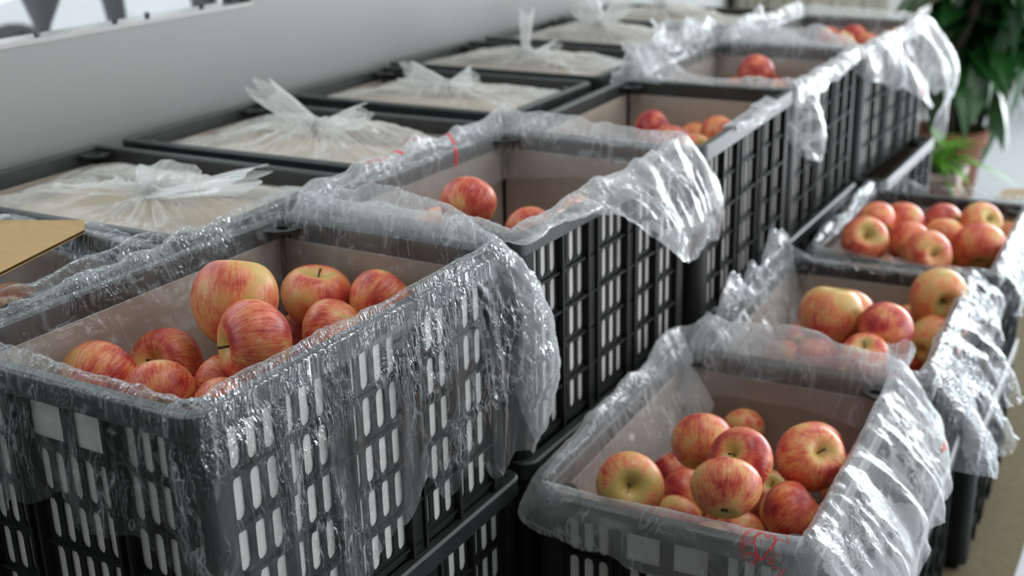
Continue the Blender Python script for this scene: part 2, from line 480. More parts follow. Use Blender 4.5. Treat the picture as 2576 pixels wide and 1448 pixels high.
def car():
    r = empty('parked_car', (-6.0, 3.5, -.10))
    # side outline (y along the car, z up), extruded in -x
    prof = [(-.75, .28), (-.78, .55), (-.70, .72), (-.2, .80), (.25, .86), (.85, 1.32), (1.35, 1.42), (2.5, 1.40), (3.05, 1.0), (3.35, .92), (3.38, .45), (3.3, .28)]
    n = len(prof); w = 1.7
    vs = [(-.05 if z > 1.0 else 0, y, z) for y, z in prof] + [(-w + (.05 if z > 1 else 0), y, z) for y, z in prof]
    fs = [tuple(range(n)), tuple(range(2 * n - 1, n - 1, -1))] + [(i, i + n, (i + 1) % n + n, (i + 1) % n) for i in range(n)]
    link('body', mesh_from('body', vs, fs, [M['white_paint']]), r)
    for (y0, y1, y2, y3) in ((.62, .98, 1.55, 1.55), (1.65, 1.65, 2.55, 2.85)):
        b = MB()
        b.add([(-.02, y0, .93), (-.06, y1, 1.32), (-.06, y2, 1.35), (-.02, y3, .95), (-.06, y0, .93), (-.09, y1, 1.32), (-.09, y2, 1.35), (-.06, y3, .95)],
              [(0, 3, 2, 1), (4, 5, 6, 7), (0, 1, 5, 4), (1, 2, 6, 5), (2, 3, 7, 6), (3, 0, 4, 7)])
        link('window', b.mesh('window', M['dark_post']), r)
    b = MB(); b.box(0, .018, 1.2, 1.36, .80, .82)
    link('door_handle', b.mesh('door_handle', M['sill']), r)
    b = MB()
    b.lathe([(.0, -.10), (.17, -.10), (.23, -.10), (.31, -.07), (.31, .07), (.23, .1), (.0, .1)], 28)
    wm = b.mesh('wheel', M['black_rubber'], True)
    b = MB(); b.lathe([(.0, .0), (.39, 0), (.39, .02), (.31, .02), (.0, .02)], 28)
    am = b.mesh('wheel_arch', M['black_rubber'])
    for y in (0.02, 2.62):
        a = link('wheel_arch', am, r, (-.012, y, .32), (0, math.pi / 2, 0))
        for x in (-.06, -w + .1):
            link('wheel', wm, r, (x, y, .31), (0, math.pi / 2, 0))
    tag(r, 'white parked car outside the window, one wheel showing', 'car')
car()
for i, (y, z, dy, w0, w1, lab) in enumerate(((1.69, RZ - .01, -.02, .040, .014, 'dark tapering post outside the window, nearest the left edge'),
                                             (2.0, RZ - .02, .02, .026, .018, 'dark slanting post outside the window, middle of the three'),
                                             (2.43, RZ - .045, .03, .034, .025, 'dark short post outside the window, nearest its right end'))):
    b = MB()
    w0 *= 1.5; w1 *= 1.5
    b.tube([(0, -dy * .5, -z - .10), (0, 0, -.55), (0, dy * .6, -.14), (0, dy * .45, -.08), (0, 0, -.02), (0, -dy * .5, .06), (0, -dy * 1.2, .35), (0, -dy * 1.5, .8)],
           [w1, w1 * .9, w1 * .9, w1, w1 * 1.3, w0, w0 * 1.25, w0 * 1.1], 12)
    tag(link('street_post', b.mesh('street_post', M['dark_post'], True), None, (-3.5, y, z)), lab, 'post')

# ------------------------------------------------------------------ crates
W, L, H = 0.372, 0.548, 0.34
A_, B_ = W / 2, L / 2


def ring_cell(mb, x0, x1, z0, z1, cx, hw, s0, s1, yf, yb):
    """rectangle with a round-ended slot, thickness yf..yb"""
    r = hw
    arcs_b = [math.pi + k * math.pi / 4 for k in range(5)]
    arcs_t = [k * math.pi / 4 for k in range(5)]
    ins = [(cx + r * math.cos(a), s0 + r + r * math.sin(a)) for a in arcs_b] + [(cx + r * math.cos(a), s1 - r + r * math.sin(a)) for a in arcs_t]
    outs = [(x0, s0 + r), (x0, z0), (cx, z0), (x1, z0), (x1, s0 + r), (x1, s1 - r), (x1, z1), (cx, z1), (x0, z1), (x0, s1 - r)]
    n = 10
    vs = [(x, yf, z) for x, z in ins] + [(x, yf, z) for x, z in outs] + [(x, yb, z) for x, z in ins] + [(x, yb, z) for x, z in outs]
    fs = []
    for i in range(n):
        j = (i + 1) % n
        fs.append((i, j, n + j, n + i)[::-1])
        fs.append((2 * n + i, 2 * n + j, 3 * n + j, 3 * n + i))
        fs.append((i, j, 2 * n + j, 2 * n + i))
    mb.add(vs, fs)


def slotted(mb, x0, x1, z0, z1, groups, yf=0.0, yb=-.0022):
    """groups: list of (centres, half width, [(slot z0, slot z1), ...])"""
    x = x0
    for xs, hw, rows in groups:
        p = (xs[1] - xs[0]) / 2 if len(xs) > 1 else hw * 1.6
        g0, g1 = xs[0] - p, xs[-1] + p
        if g0 > x + 1e-5: mb.box(x, g0, yb, yf, z0, z1)
        zb = [rows[0][0] - .004] + [(rows[i][1] + rows[i + 1][0]) / 2 for i in range(len(rows) - 1)] + [rows[-1][1] + .004]
        mb.box(g0, g1, yb, yf, z0, zb[0])
        if zb[-1] < z1 - 1e-5: mb.box(g0, g1, yb, yf, zb[-1], z1)
        for ci, c in enumerate(xs):
            for ri, (s0, s1) in enumerate(rows):
                ring_cell(mb, c - p, c + p, zb[ri], zb[ri + 1], c, hw, s0, s1, yf, yb)
        x = g1
    if x < x1 - 1e-5: mb.box(x, x1, yb, yf, z0, z1)


ZB = .022                       # foot of the walls; below it the base plug nests in the crate beneath
ROWS = [(H - .030 - .048 - k * .056, H - .030 - k * .056) for k in range(5)][::-1]


def side_mesh():
    mb = MB()
    p = .0245
    hl = B_ - .040
    c = [(-1.5 + k) * p for k in range(4)]
    d0 = 1.5 * p + 2.06 * p
    d = [d0 + k * p for k in range(3)]
    e0 = d[-1] + 1.2 * p
    e = [e0 + k * p for k in range(3)]
    gs = [([-v for v in e][::-1], .0078, ROWS), ([-v for v in d][::-1], .0078, ROWS), (c, .0078, ROWS), (d, .0078, ROWS), (e, .0078, ROWS)]
    slotted(mb, -hl, hl, ZB, H - .012, gs)
    pr = .0088
    for s in (-1, 1):
        xc = s * (1.5 * p + 1.03 * p)
        for q in (-1, 1):
            mb.box(xc + q * .0135 - .0022, xc + q * .0135 + .0022, -.001, pr, ZB, H - .014)
        mb.box(xc - .0135, xc + .0135, -.001, pr - .004, ZB, H - .014)
        xc = s * (d[-1] + .6 * p)
        mb.box(xc - .0028, xc + .0028, -.001, pr, ZB, H - .014)
    # thin ledges between the rows of slots
    zs = [ROWS[0][0] - .004] + [(ROWS[i][1] + ROWS[i + 1][0]) / 2 for i in range(4)] + [ROWS[-1][1] + .004]
    for i, z in enumerate(zs):
        q = pr - .0015 if i % 2 else pr - .004
        mb.box(-hl, hl, -.001, q, z - .0017, z + .0017)
    return mb.mesh('side_panel', M['plastic'])


def end_mesh():
    mb = MB()
    p = .0213
    hl = A_ - .040
    low = ROWS[:4]
    cen = [(-2 + k) * p for k in range(5)]
    out = [.0865 + k * .0205 for k in range(3)]
    x_in = out[0] - .01025
    x_c = 2.5 * p
    gs = [([-v for v in out][::-1], .0066, ROWS)]
    slotted(mb, -hl, -x_in, ZB, H - .012, gs)
    slotted(mb, x_in, hl, ZB, H - .012, [(out, .0066, ROWS)])
    zt = low[-1][1] + .004
    slotted(mb, -x_in, x_in, ZB, zt, [(cen, .0066, low)])
    # hand holes: two wide windows
    z0, z1 = ROWS[-1][0] + .004, ROWS[-1][1] - .002
    mb.box(-x_in, x_in, -.0022, 0, zt, z0); mb.box(-x_in, x_in, -.0022, 0, z1, H - .012)
    for a, b in ((-x_in, -.0545), (-.009, .009), (.0545, x_in)):
        mb.box(a, b, -.0022, 0, z0, z1)
    pr = .0088
    for s in (-1, 1):
        for q in (x_c + .006, x_in - .003):
            mb.box(s * q - .0022, s * q + .0022, -.001, pr, ZB, H - .014)
    zs = [ROWS[0][0] - .004] + [(ROWS[i][1] + ROWS[i + 1][0]) / 2 for i in range(4)] + [ROWS[-1][1] + .004]
    for i, z in enumerate(zs):
        mb.box(-hl, hl, -.001, pr - .005, z - .0017, z + .0017)
    return mb.mesh('end_panel', M['plastic'])


def round_rect(a, b, r, n=6):
    pts = []
    for (cx, cy, a0) in ((a - r, -b + r, -math.pi / 2), (a - r, b - r, 0), (-a + r, b - r, math.pi / 2), (-a + r, -b + r, math.pi)):
        for k in range(n + 1):
            t = a0 + k * math.pi / 2 / n
            pts.append((cx + r * math.cos(t), cy + r * math.sin(t)))
    return pts


def sweep(mb, prof, a, b, r):
    """closed profile [(inset, z)] swept round a rounded rectangle"""
    rings = [round_rect(a - i, b - i, max(r - i, .003)) for i, z in prof]
    n = len(rings[0]); m = len(prof)
    vs = [(x, y, prof[k][1]) for k in range(m) for x, y in rings[k]]
    fs = [(k * n + i, k * n + (i + 1) % n, ((k + 1) % m) * n + (i + 1) % n, ((k + 1) % m) * n + i) for k in range(m) for i in range(n)]
    mb.add(vs, fs)


def rim_mesh():
    mb = MB()
    sweep(mb, [(0, H - .026), (0, H - .003), (.003, H), (.0145, H), (.017, H - .003), (.017, H - .030), (.0145, H - .030), (.0145, H - .010), (.003, H - .010), (.003, H - .026)], A_, B_, .022)
    # corner gussets with an oval socket
    for sx in (-1, 1):
        for sy in (-1, 1):
            n = 20; c = .052; vs = []; fs = []
            ox, oy = sx * (A_ - .014), sy * (B_ - .014)
            for zi, z in enumerate((H - .008, H - .012)):
                for k in range(n):
                    t = 2 * math.pi * k / n
                    vs.append((ox - sx * (c * .42 + .011 * math.cos(t)), oy - sy * (c * .42 + .008 * math.sin(t)), z))
                for k in range(n):
                    t = 2 * math.pi * k / n
                    m_ = max(abs(math.cos(t)), abs(math.sin(t)))
                    px, py = .5 * math.cos(t) / m_, .5 * math.sin(t) / m_
                    if px + py > .55:
                        q = .55 / (px + py); px *= q; py *= q
                    vs.append((ox - sx * c * (.42 + px * .84), oy - sy * c * (.42 + py * .84), z))
            for k in range(n):
                j = (k + 1) % n
                fs += [(k, j, n + j, n + k), (2 * n + k, 3 * n + k, 3 * n + j, 2 * n + j), (k, 2 * n + k, 2 * n + j, j), (n + k, n + j, 3 * n + j, 3 * n + k)]
            mb.add(vs, fs)
    return mb.mesh('rim', M['rim'])


def post_mesh():
    mb = MB()
    r = .022; a0, b0 = A_ - .004, B_ - .004
    arc = [(a0 - r + r * math.cos(t), -b0 + r + r * math.sin(t)) for t in [-math.pi / 2 + k * math.pi / 12 for k in range(7)]]
    out = [(a0 - .040, -b0 + .006), (a0 - .040, -b0)] + arc + [(a0, -b0 + .040), (a0 - .006, -b0 + .040)]
    inn = [(x, y) for x, y in out]
    pts = out + [(a0 - .0105, -b0 + .040), (a0 - .0105, -b0 + .024), (a0 - .024, -b0 + .0105), (a0 - .040, -b0 + .0105)]
    n = len(pts)
    vs = [(x, y, ZB) for x, y in pts] + [(x, y, H - .012) for x, y in pts]
    fs = [(i, (i + 1) % n, n + (i + 1) % n, n + i) for i in range(n)] + [tuple(range(n))[::-1], tuple(range(n, 2 * n))]
    mb.add(vs, fs)
    return mb.mesh('corner_post', M['plastic'])


def base_mesh():
    mb = MB()
    sweep(mb, [(.020, 0), (.020, ZB), (.0135, ZB), (.0135, ZB + .003), (.034, ZB + .003), (.034, 0)], A_, B_, .022)
    a, b = A_ - .03, B_ - .03
    for k in range(7):
        x = -a + (2 * a) * k / 6
        mb.box(x - .010, x + .010, -b, b, ZB - .012, ZB - .006)
    for k in range(9):
        y = -b + (2 * b) * k / 8
        mb.box(-a, a, y - .008, y + .008, ZB - .016, ZB - .010)
    return mb.mesh('base', M['plastic'])


SIDE, END, RIM, POST, BASE = side_mesh(), end_mesh(), rim_mesh(), post_mesh(), base_mesh()
POSTX = POST.copy()
POSTX.transform(Matrix.Scale(-1, 4, (1, 0, 0))); POSTX.flip_normals()


def crate(cx, cy, rz, zb, label):
    r = empty('plastic_crate', (cx, cy, zb), rz)
    link('rim', RIM, r)
    link('side_panel', SIDE, r, (A_ - .0125, 0, 0), (0, 0, -math.pi / 2))
    link('side_panel', SIDE, r, (-A_ + .0125, 0, 0), (0, 0, math.pi / 2))
    link('end_panel', END, r, (0, B_ - .0125, 0), (0, 0, 0))
    link('end_panel', END, r, (0, -B_ + .0125, 0), (0, 0, math.pi))
    link('corner_post', POST, r); link('corner_post', POST, r, (0, 0, 0), (0, 0, math.pi))
    link('corner_post', POSTX, r); link('corner_post', POSTX, r, (0, 0, 0), (0, 0, math.pi))
    link('base', BASE, r)
    tag(r, label, 'crate', 'black slatted crates')
    return r


LIN = .0152                      # liner outer face, inset from the rim edge
LT = .029                        # liner top below the rim


def liner_mesh():
    mb = MB(); mi = []
    a, b, t = A_ - LIN, B_ - LIN, .0035
    z0, z1 = ZB + .005, H - LT
    def q(vs, idx):
        mb.add(vs, [(0, 1, 2, 3)]); mi.append(idx)
    for (x0, y0, x1, y1) in ((a, -b, a, b), (a, b, -a, b), (-a, b, -a, -b), (-a, -b, a, -b)):
        k0, k1 = (a - t) / a, (b - t) / b
        q([(x0, y0, z0), (x1, y1, z0), (x1, y1, z1), (x0, y0, z1)], 0)
        q([(x1 * k0, y1 * k1, z0), (x0 * k0, y0 * k1, z0), (x0 * k0, y0 * k1, z1), (x1 * k0, y1 * k1, z1)], 1)
        q([(x0, y0, z1), (x1, y1, z1), (x1 * k0, y1 * k1, z1), (x0 * k0, y0 * k1, z1)], 0)
    q([(-a, -b, z0), (a, -b, z0), (a, b, z0), (-a, b, z0)][::-1], 0)
    q([(-a, -b, z0 + t), (a, -b, z0 + t), (a, b, z0 + t), (-a, b, z0 + t)], 1)
    return mesh_from('cardboard_liner', mb.v, mb.f, [M['liner_out'], M['liner_in']], False, mi)


LINER = liner_mesh()

# near-right rim corner and turn of the upper middle row and of the low right row
FIT = {'M1': (-.9625, -.3031, -.0129), 'M2': (-.9636, .2832, -.0291), 'M3': (-.9342, .8462, .0386), 'M4': (-.9554, 1.3934, .0253), 'M5': (-.9614, 1.9471, -.0648),
       'R1': (-.5506, .2380, .0380), 'R2': (-.5312, .7836, .0593), 'R3': (-.5272, 1.3543, .0263)}
PLACE = {}
for k, (x, y, a) in FIT.items():
    cx = x + math.cos(a) * (-A_) - math.sin(a) * B_
    cy = y + math.sin(a) * (-A_) + math.cos(a) * B_
    PLACE[k] = (cx, cy, a, RZ - H if k[0] == 'M' else RZ - .32 - H)
# wall row: long side across, near-left corners measured on the rim plane
for k, (xl, yn, a) in {'L1': (-1.90, -.302, .0), 'L2': (-1.905, .088, .02), 'L3': (-1.905, .502, .03), 'L4': (-1.915, .950, .01), 'L5': (-1.935, 1.367, .015), 'L6': (-1.93, 1.796, .01), 'L7': (-1.93, 2.215, 0)}.items():
    PLACE[k] = (xl + B_, yn + A_, math.pi / 2 + a, RZ - H)

WHERE = {'M1': 'nearest upper crate, draped in clear film, of the middle row', 'M2': 'second upper crate of the middle row, one apple showing',
         'M3': 'third upper crate of the middle row, its rim bare', 'M4': 'fourth upper crate of the middle row, under crumpled film',
         'M5': 'farthest upper crate of the middle row, beside the plants',
         'R1': 'nearest crate of the low right row, milky bag over its rim', 'R2': 'second crate of the low right row, crumpled bag on both sides',
         'R3': 'farthest crate of the low right row, heaped with apples',
         'L1': 'crate at the left edge, cardboard flap across it', 'L2': 'second wall crate, left of the nearest apples',
         'L3': 'third wall crate, tied bag with a long pale tail', 'L4': 'fourth wall crate, tied bag with a rounded tail',
         'L5': 'fifth wall crate, tied bag with upright tuft', 'L6': 'sixth wall crate, behind the upright tuft', 'L7': 'farthest wall crate at the top of the picture'}
for k, w in WHERE.items():
    cx, cy, a, zb = PLACE[k]
    crate(cx, cy, a, zb, 'black slatted plastic crate, ' + w)
    if k in ('M1', 'M2', 'M3', 'M4', 'M5', 'R1', 'R2', 'R3', 'L1', 'L2', 'L3', 'L4', 'L5', 'L6', 'L7'):
        tag(link('cardboard_liner', LINER, None, (cx, cy, zb), (0, 0, a)),
            'cardboard lining standing inside the ' + {'M1': 'nearest film-draped crate', 'M2': 'single-apple second crate', 'M3': 'bare-rimmed third crate', 'M4': 'crumpled-film fourth crate', 'M5': 'farthest middle-row crate', 'R1': 'near right milky-bag crate', 'R2': 'middle low crate', 'R3': 'far low crate', 'L1': 'cardboard-flap crate', 'L2': 'second wall crate', 'L3': 'third wall crate', 'L4': 'fourth wall crate', 'L5': 'fifth wall crate', 'L6': 'sixth wall crate', 'L7': 'farthest wall crate'}[k], 'liner', 'cardboard linings')
SHORT = {'M1': 'nearest film-draped crate', 'M2': 'single-apple second crate', 'M3': 'bare-rimmed third crate', 'M4': 'crumpled-film fourth crate', 'M5': 'farthest middle-row crate',
         'R1': 'near right milky-bag crate', 'R2': 'middle low crate', 'R3': 'far low crate', 'L1': 'cardboard-flap crate', 'L2': 'second wall crate', 'L3': 'third wall crate',
         'L4': 'fourth wall crate', 'L5': 'fifth wall crate', 'L6': 'sixth wall crate', 'L7': 'farthest wall crate'}
# the crates that carry them
OFF = {'M5': (.055, .0, .06), 'M1': (.004, .02, .01), 'M2': (.004, .0, .02), 'M3': (-.006, .0, -.03), 'M4': (.01, .0, -.02)}
for k, w in WHERE.items():
    cx, cy, a, zb = PLACE[k]
    dx, dy, da = OFF.get(k, (0, 0, 0))
    t = 0
    while zb > .1:
        zb -= .32; t += 1
        where = ('lower' if k[0] == 'R' else ('middle' if t == 1 else 'bottom'))
        crate(cx + dx, cy + dy, a + da, zb, 'black slatted crate at the %s of the stack under the %s' % (where, SHORT[k]))
        if (k[0] in 'MR' and t == 1):
            tag(link('cardboard_liner', LINER, None, (cx + dx, cy + dy, zb), (0, 0, a + da)),
                'white cardboard lining in the %s crate under the %s' % (where, SHORT[k]), 'liner', 'cardboard linings')

# ------------------------------------------------------------------ apples
def apple_mesh(seed, el=None):
    rg = np.random.default_rng(seed)
    nt, np_ = 32, 26
    ph = np.linspace(0, math.pi, np_)
    el = el or 0.90 + rg.uniform(-.05, .07); tap = rg.uniform(.04, .12); sk = rg.uniform(-.05, .05, 2)
    ds, dc = rg.uniform(.44, .56), rg.uniform(.22, .32)
    vs = []
    ph0 = rg.uniform(0, 6)
    for i, p in enumerate(ph):
        R = 1 - ds * math.exp(-(p / .30) ** 2) - dc * math.exp(-((math.pi - p) / .26) ** 2)
        for k in range(nt):
            t = 2 * math.pi * k / nt
            lob = 1 + .022 * math.cos(5 * t + ph0) * max(0, -math.cos(p)) ** 1 + .02 * math.cos(2 * t + ph0 * 2) * math.sin(p)
            r = R * math.sin(p) * (1 + tap * math.cos(p)) * lob
            z = R * math.cos(p) * el
            vs.append((r * math.cos(t) + sk[0] * z, r * math.sin(t) + sk[1] * z, z))
    fs = []
    for i in range(np_ - 1):
        for k in range(nt):
            j = (k + 1) % nt
            fs.append((i * nt + k, (i + 1) * nt + k, (i + 1) * nt + j, i * nt + j))
    me = mesh_from('apple', vs, fs, [M['apple']], True)
    bm = bmesh.new(); bm.from_mesh(me); bmesh.ops.remove_doubles(bm, verts=bm.verts, dist=1e-4); bm.to_mesh(me); bm.free()
    me.polygons.foreach_set('use_smooth', [True] * len(me.polygons))
    return me


APPLE_ME = [apple_mesh(s) for s in (3, 8, 21, 34)]
APPLE_TALL = apple_mesh(5, 1.08)
b = MB(); b.tube([(0, 0, .38), (.01, .0, .55), (.03, .01, .70), (.08, .02, .84)], [.032, .026, .028, .042], 8)
STEM_ME = b.mesh('stem', M['stem'], True)
b = MB()
for k in range(5):
    t = 2 * math.pi * k / 5
    b.tube([(0.02 * math.cos(t), 0.02 * math.sin(t), -.60), (.07 * math.cos(t), .07 * math.sin(t), -.66), (.10 * math.cos(t), .10 * math.sin(t), -.70)], [.03, .028, .008], 6)
CALYX_ME = b.mesh('calyx', M['calyx'], True)
arng = random.Random(11)


def apple(x, y, z, r, axis, label, group, parts=True, red=None, tall=False):
    me = arng.choice(APPLE_ME)
    if tall: me = APPLE_TALL
    q = Vector((0, 0, 1)).rotation_difference(Vector(axis).normalized())
    e = (q.to_matrix() @ Matrix.Rotation(arng.uniform(0, 6.28), 3, 'Z')).to_euler()
    o = link('apple', me, None, (x, y, z), e, (r, r, r))
    if parts:
        link('stem', STEM_ME, o); link('calyx', CALYX_ME, o)
    red = arng.uniform(.1, .9) if red is None else red
    o.color = (red, red, red, 1)
    tag(o, label, 'apple', group)
    return o
APPLE_LABELS = {
 'M1': ['big yellow-streaked apple standing at the back of the nearest crate', 'big red apple in the middle of the nearest crate, dimple at its left',
        'orange-red apple with stem hollow on top, back of the nearest crate', 'striped red apple at the far right of the nearest crate',
        'red and yellow apple against the right rim of the nearest crate', 'leftmost orange-red apple of the nearest crate',
        'purplish red apple with greenish stem hollow facing out, nearest crate', 'striped red apple lowest by the front rim of the nearest crate',
        'pinkish apple half hidden under the big red one, nearest crate', 'small apple tucked under film by the right rim, nearest crate'],
 'M2': ['single round red apple showing in the second crate', 'apple blurred behind film at the right of the second crate', 'apple blurred behind film in front of the single red one',
        'apple seen faintly through film by the right rim of the second crate'],
 'M3': ['red apple leftmost in the bare-rimmed third crate', 'pale red apple second from the left in the third crate', 'yellowish apple at the back of the third crate',
        'orange apple beside the white film in the third crate', 'apple at the front of the third crate under the film edge'],
 'M4': ['lone red apple showing in the fourth crate', 'apple behind film left of the lone red one, fourth crate', 'apple behind film right of the lone red one, fourth crate'],
 'M5': ['bright red apple rearmost in the farthest crate', 'shiny orange apple in front of the bright red one, farthest crate', 'pale apple right of the shiny one, farthest crate',
        'dark red apple leftmost in the farthest crate', 'orange apple by the right rim of the farthest crate'],
 'R1': ['yellow-green apple with deep stem hollow, leftmost in the near right crate', 'orange apple under a film fold at the back of the near right crate',
        'dark red apple with greenish hollow in the middle of the near right crate', 'large red apple with yellow stem hollow, right of the near right crate',
        'red apple mostly hidden behind the yellow-hollowed one', 'round orange apple, frontmost in the middle of the near right crate',
        'red apple behind and left of the round orange one', 'crimson apple deep behind the yellow-green one', 'small yellow-orange apple low at the front film, near right crate',
        'brownish orange apple lowest at the front rim, near right crate', 'large red apple with a dark speck, front right of the near right crate',
        'apple low at the right film of the near right crate', 'dark crimson apple in the far right corner of the near right crate',
        'apple glimpsed in the gap under the yellow-hollowed one', 'pale apple behind the film fold at the back of the near right crate'],
 'R2': ['tall yellow apple standing upright in the middle low crate', 'apple hidden behind the tall yellow one', 'yellow apple with dark stem hollow, highest in the middle low crate',
        'round red apple right of the tall yellow one', 'peach-coloured apple at the right of the middle low crate', 'red apple under the highest one, middle low crate',
        'red-rimmed apple with green hollow at the front of the middle low crate', 'crimson apple low in front of the tall yellow one',
        'apple at the left film of the middle low crate', 'orange apple glimpsed at the back of the middle low crate', 'apple blurred behind the left film of the middle low crate'],
 'R3': ['red apple leftmost of the back line, far low crate', 'orange-red apple second in the back line, far low crate', 'crimson apple third in the back line, far low crate',
        'yellow apple with small hollow, last in the back line, far low crate', 'apple with a dark dimple at the front left of the far low crate',
        'coral apple in the middle left of the far low crate', 'yellow apple in the middle of the far low crate', 'pink apple with green hollow facing out, front of the far low crate',
        'large pale red apple at the right of the far low crate', 'orange apple at the right edge of the far low crate', 'apple low behind front film, far low crate',
        'dark apple low in the right corner of the far low crate'],
}
# how red each of them is (0 yellow-green, 1 crimson)
REDNESS = {'M1': (.18, .62, .38, .55, .45, .42, .80, .55, .60, .30), 'M2': (.70, .5, .5, .5), 'M3': (.85, .6, .2, .4, .5), 'M4': (.85, .6, .5), 'M5': (.9, .4, .3, .7, .4),
           'R1': (.05, .45, .75, .45, .7, .30, .65, .92, .15, .3, .58, .5, .92, .4, .3), 'R2': (.2, .4, .22, .62, .2, .7, .5, .92, .4, .4, .4),
           'R3': (.6, .55, .8, .1, .4, .5, .15, .5, .5, .25, .5, .8)}
APPLES = {
 'M1': [
  (-1.186, -0.0013, -0.0257, 0.0504, -0.151, 0.414, 0.898),
  (-1.109, -0.0568, -0.0428, 0.049, -0.49, -0.866, 0.095),
  (-1.195, 0.1579, -0.0731, 0.0463, 0.145, 0.04, 0.989),
  (-1.109, 0.179, -0.0744, 0.0446, 0.242, 0.845, 0.477),
  (-1.12, 0.0947, -0.0897, 0.0444, -0.895, -0.426, -0.134),
  (-1.266, -0.1471, -0.0847, 0.0442, -0.195, 0.961, 0.197),
  (-1.262, -0.0495, -0.102, 0.045, 0.226, -0.791, 0.568),
  (-1.186, -0.1336, -0.0908, 0.0399, -0.741, 0.661, 0.121),
  (-1.152, -0.064, -0.1018, 0.0374, -0.977, 0.211, 0.042),
  (-1.11, -0.1161, -0.0959, 0.0324, -0.169, 0.98, -0.1),
 ],
 'M2': [
  (-1.148, 0.4578, -0.0192, 0.0415, -0.207, 0.796, 0.568),
  (-1.092, 0.5442, -0.0832, 0.0415, -0.497, 0.868, -0.021),
  (-1.21, 0.478, -0.0772, 0.0415, 0.207, -0.019, 0.978),
  (-1.085, 0.6831, -0.0979, 0.0415, 0.228, 0.974, 0.011),
 ],
 'M3': [
  (-1.186, 1.222, -0.0702, 0.0416, 0.671, 0.482, 0.563),
  (-1.125, 1.17, -0.0808, 0.0416, -0.092, 0.705, 0.703),
  (-1.139, 1.326, -0.107, 0.0388, -0.495, 0.86, -0.124),
  (-1.077, 1.292, -0.0813, 0.0382, 0.024, 0.897, 0.441),
  (-1.059, 1.131, -0.0848, 0.0375, 0.473, -0.45, 0.758),
 ],
 'M4': [
  (-1.138, 1.686, -0.0272, 0.0415, -0.314, 0.851, 0.42),
  (-1.243, 1.871, -0.1098, 0.041, -0.314, 0.851, 0.42),
  (-1.156, 1.874, -0.1059, 0.0404, -0.388, 0.916, -0.1),
 ],
 'M5': [
  (-1.122, 2.445, -0.0529, 0.0397, -0.314, 0.851, 0.42),
  (-1.128, 2.374, -0.0542, 0.0336, 0.507, -0.175, 0.844),
  (-1.069, 2.399, -0.059, 0.0325, -0.187, 0.895, 0.405),
  (-1.192, 2.455, -0.058, 0.0335, -0.314, 0.851, 0.42),
  (-0.9997, 2.443, -0.0485, 0.0335, -0.128, 0.989, -0.069),
 ],
 'R1': [
  (-0.811, 0.2947, -0.3187, 0.0446, 0.353, -0.804, 0.479),
  (-0.7682, 0.4372, -0.3096, 0.0425, -0.283, 0.737, 0.614),
  (-0.6916, 0.3836, -0.2939, 0.0432, -0.235, -0.736, 0.635),
  (-0.6319, 0.4913, -0.3255, 0.0478, 0.574, -0.504, 0.646),
  (-0.6497, 0.5723, -0.3546, 0.0428, -0.345, 0.875, 0.339),
  (-0.6821, 0.2993, -0.2923, 0.0442, -0.253, 0.778, 0.575),
  (-0.8305, 0.5532, -0.465, 0.043, -0.928, 0.373, -0.002),
  (-0.8809, 0.6085, -0.4706, 0.0345, -0.928, 0.373, -0.002),
  (-0.8166, 0.4776, -0.4654, 0.0365, 0.117, 0.902, 0.415),
  (-0.7212, 0.4761, -0.4719, 0.0404, -0.388, 0.916, -0.1),
  (-0.6265, 0.4145, -0.3771, 0.0481, 0.64, 0.483, 0.597),
  (-0.6322, 0.692, -0.4802, 0.0368, 0.12, 0.993, 0.016),
  (-0.6208, 0.655, -0.4254, 0.0328, -0.314, 0.851, 0.42),
  (-0.7286, 0.6291, -0.4738, 0.0366, 0.231, -0.361, 0.904),
  (-0.8046, 0.7193, -0.4208, 0.0352, -0.44, 0.79, 0.428),
 ],
 'R2': [
  (-0.7322, 0.9268, -0.2881, 0.0529, -0.006, 0.267, 0.964),
  (-0.7266, 1.019, -0.3094, 0.0452, -0.092, 0.705, 0.703),
  (-0.6166, 1.231, -0.3309, 0.0537, 0.54, -0.841, -0.029),
  (-0.6384, 0.9173, -0.2906, 0.0444, -0.117, 0.943, 0.313),
  (-0.6033, 1.168, -0.3961, 0.0471, 0.367, 0.914, 0.171),
  (-0.5991, 1.274, -0.399, 0.0376, -0.183, 0.935, 0.304),
  (-0.649, 0.8395, -0.3112, 0.0394, -0.002, -0.435, 0.9),
  (-0.7296, 0.8555, -0.3375, 0.0367, -0.227, 0.947, 0.227),
  (-0.8718, 1.221, -0.4641, 0.0362, -0.388, 0.916, -0.1),
  (-0.6714, 1.268, -0.407, 0.0343, -0.169, 0.98, -0.1),
  (-0.8634, 1.108, -0.4595, 0.0378, -0.388, 0.916, -0.1),
 ],
 'R3': [
  (-0.8072, 1.525, -0.2947, 0.0444, -0.74, 0.587, 0.33),
  (-0.7675, 1.6, -0.3099, 0.0444, -0.066, 0.921, 0.385),
  (-0.7107, 1.735, -0.3413, 0.046, 0.901, -0.406, 0.15),
  (-0.6268, 1.709, -0.3234, 0.0466, 0.658, -0.454, 0.601),
  (-0.8027, 1.418, -0.3031, 0.0486, 0.31, -0.724, 0.616),
  (-0.7308, 1.495, -0.3205, 0.0444, -0.152, 0.976, 0.156),
  (-0.688, 1.642, -0.3443, 0.0454, -0.14, 0.811, 0.569),
  (-0.6778, 1.421, -0.3155, 0.0492, 0.611, -0.741, 0.279),
  (-0.6061, 1.592, -0.3384, 0.0539, -0.188, 0.776, 0.602),
  (-0.5815, 1.838, -0.391, 0.0426, -0.128, 0.989, -0.069),
  (-0.6505, 1.783, -0.4602, 0.0405, -0.314, 0.851, 0.42),
  (-0.5996, 1.84, -0.4664, 0.0386, 0.197, 0.07, 0.978),
 ],
}
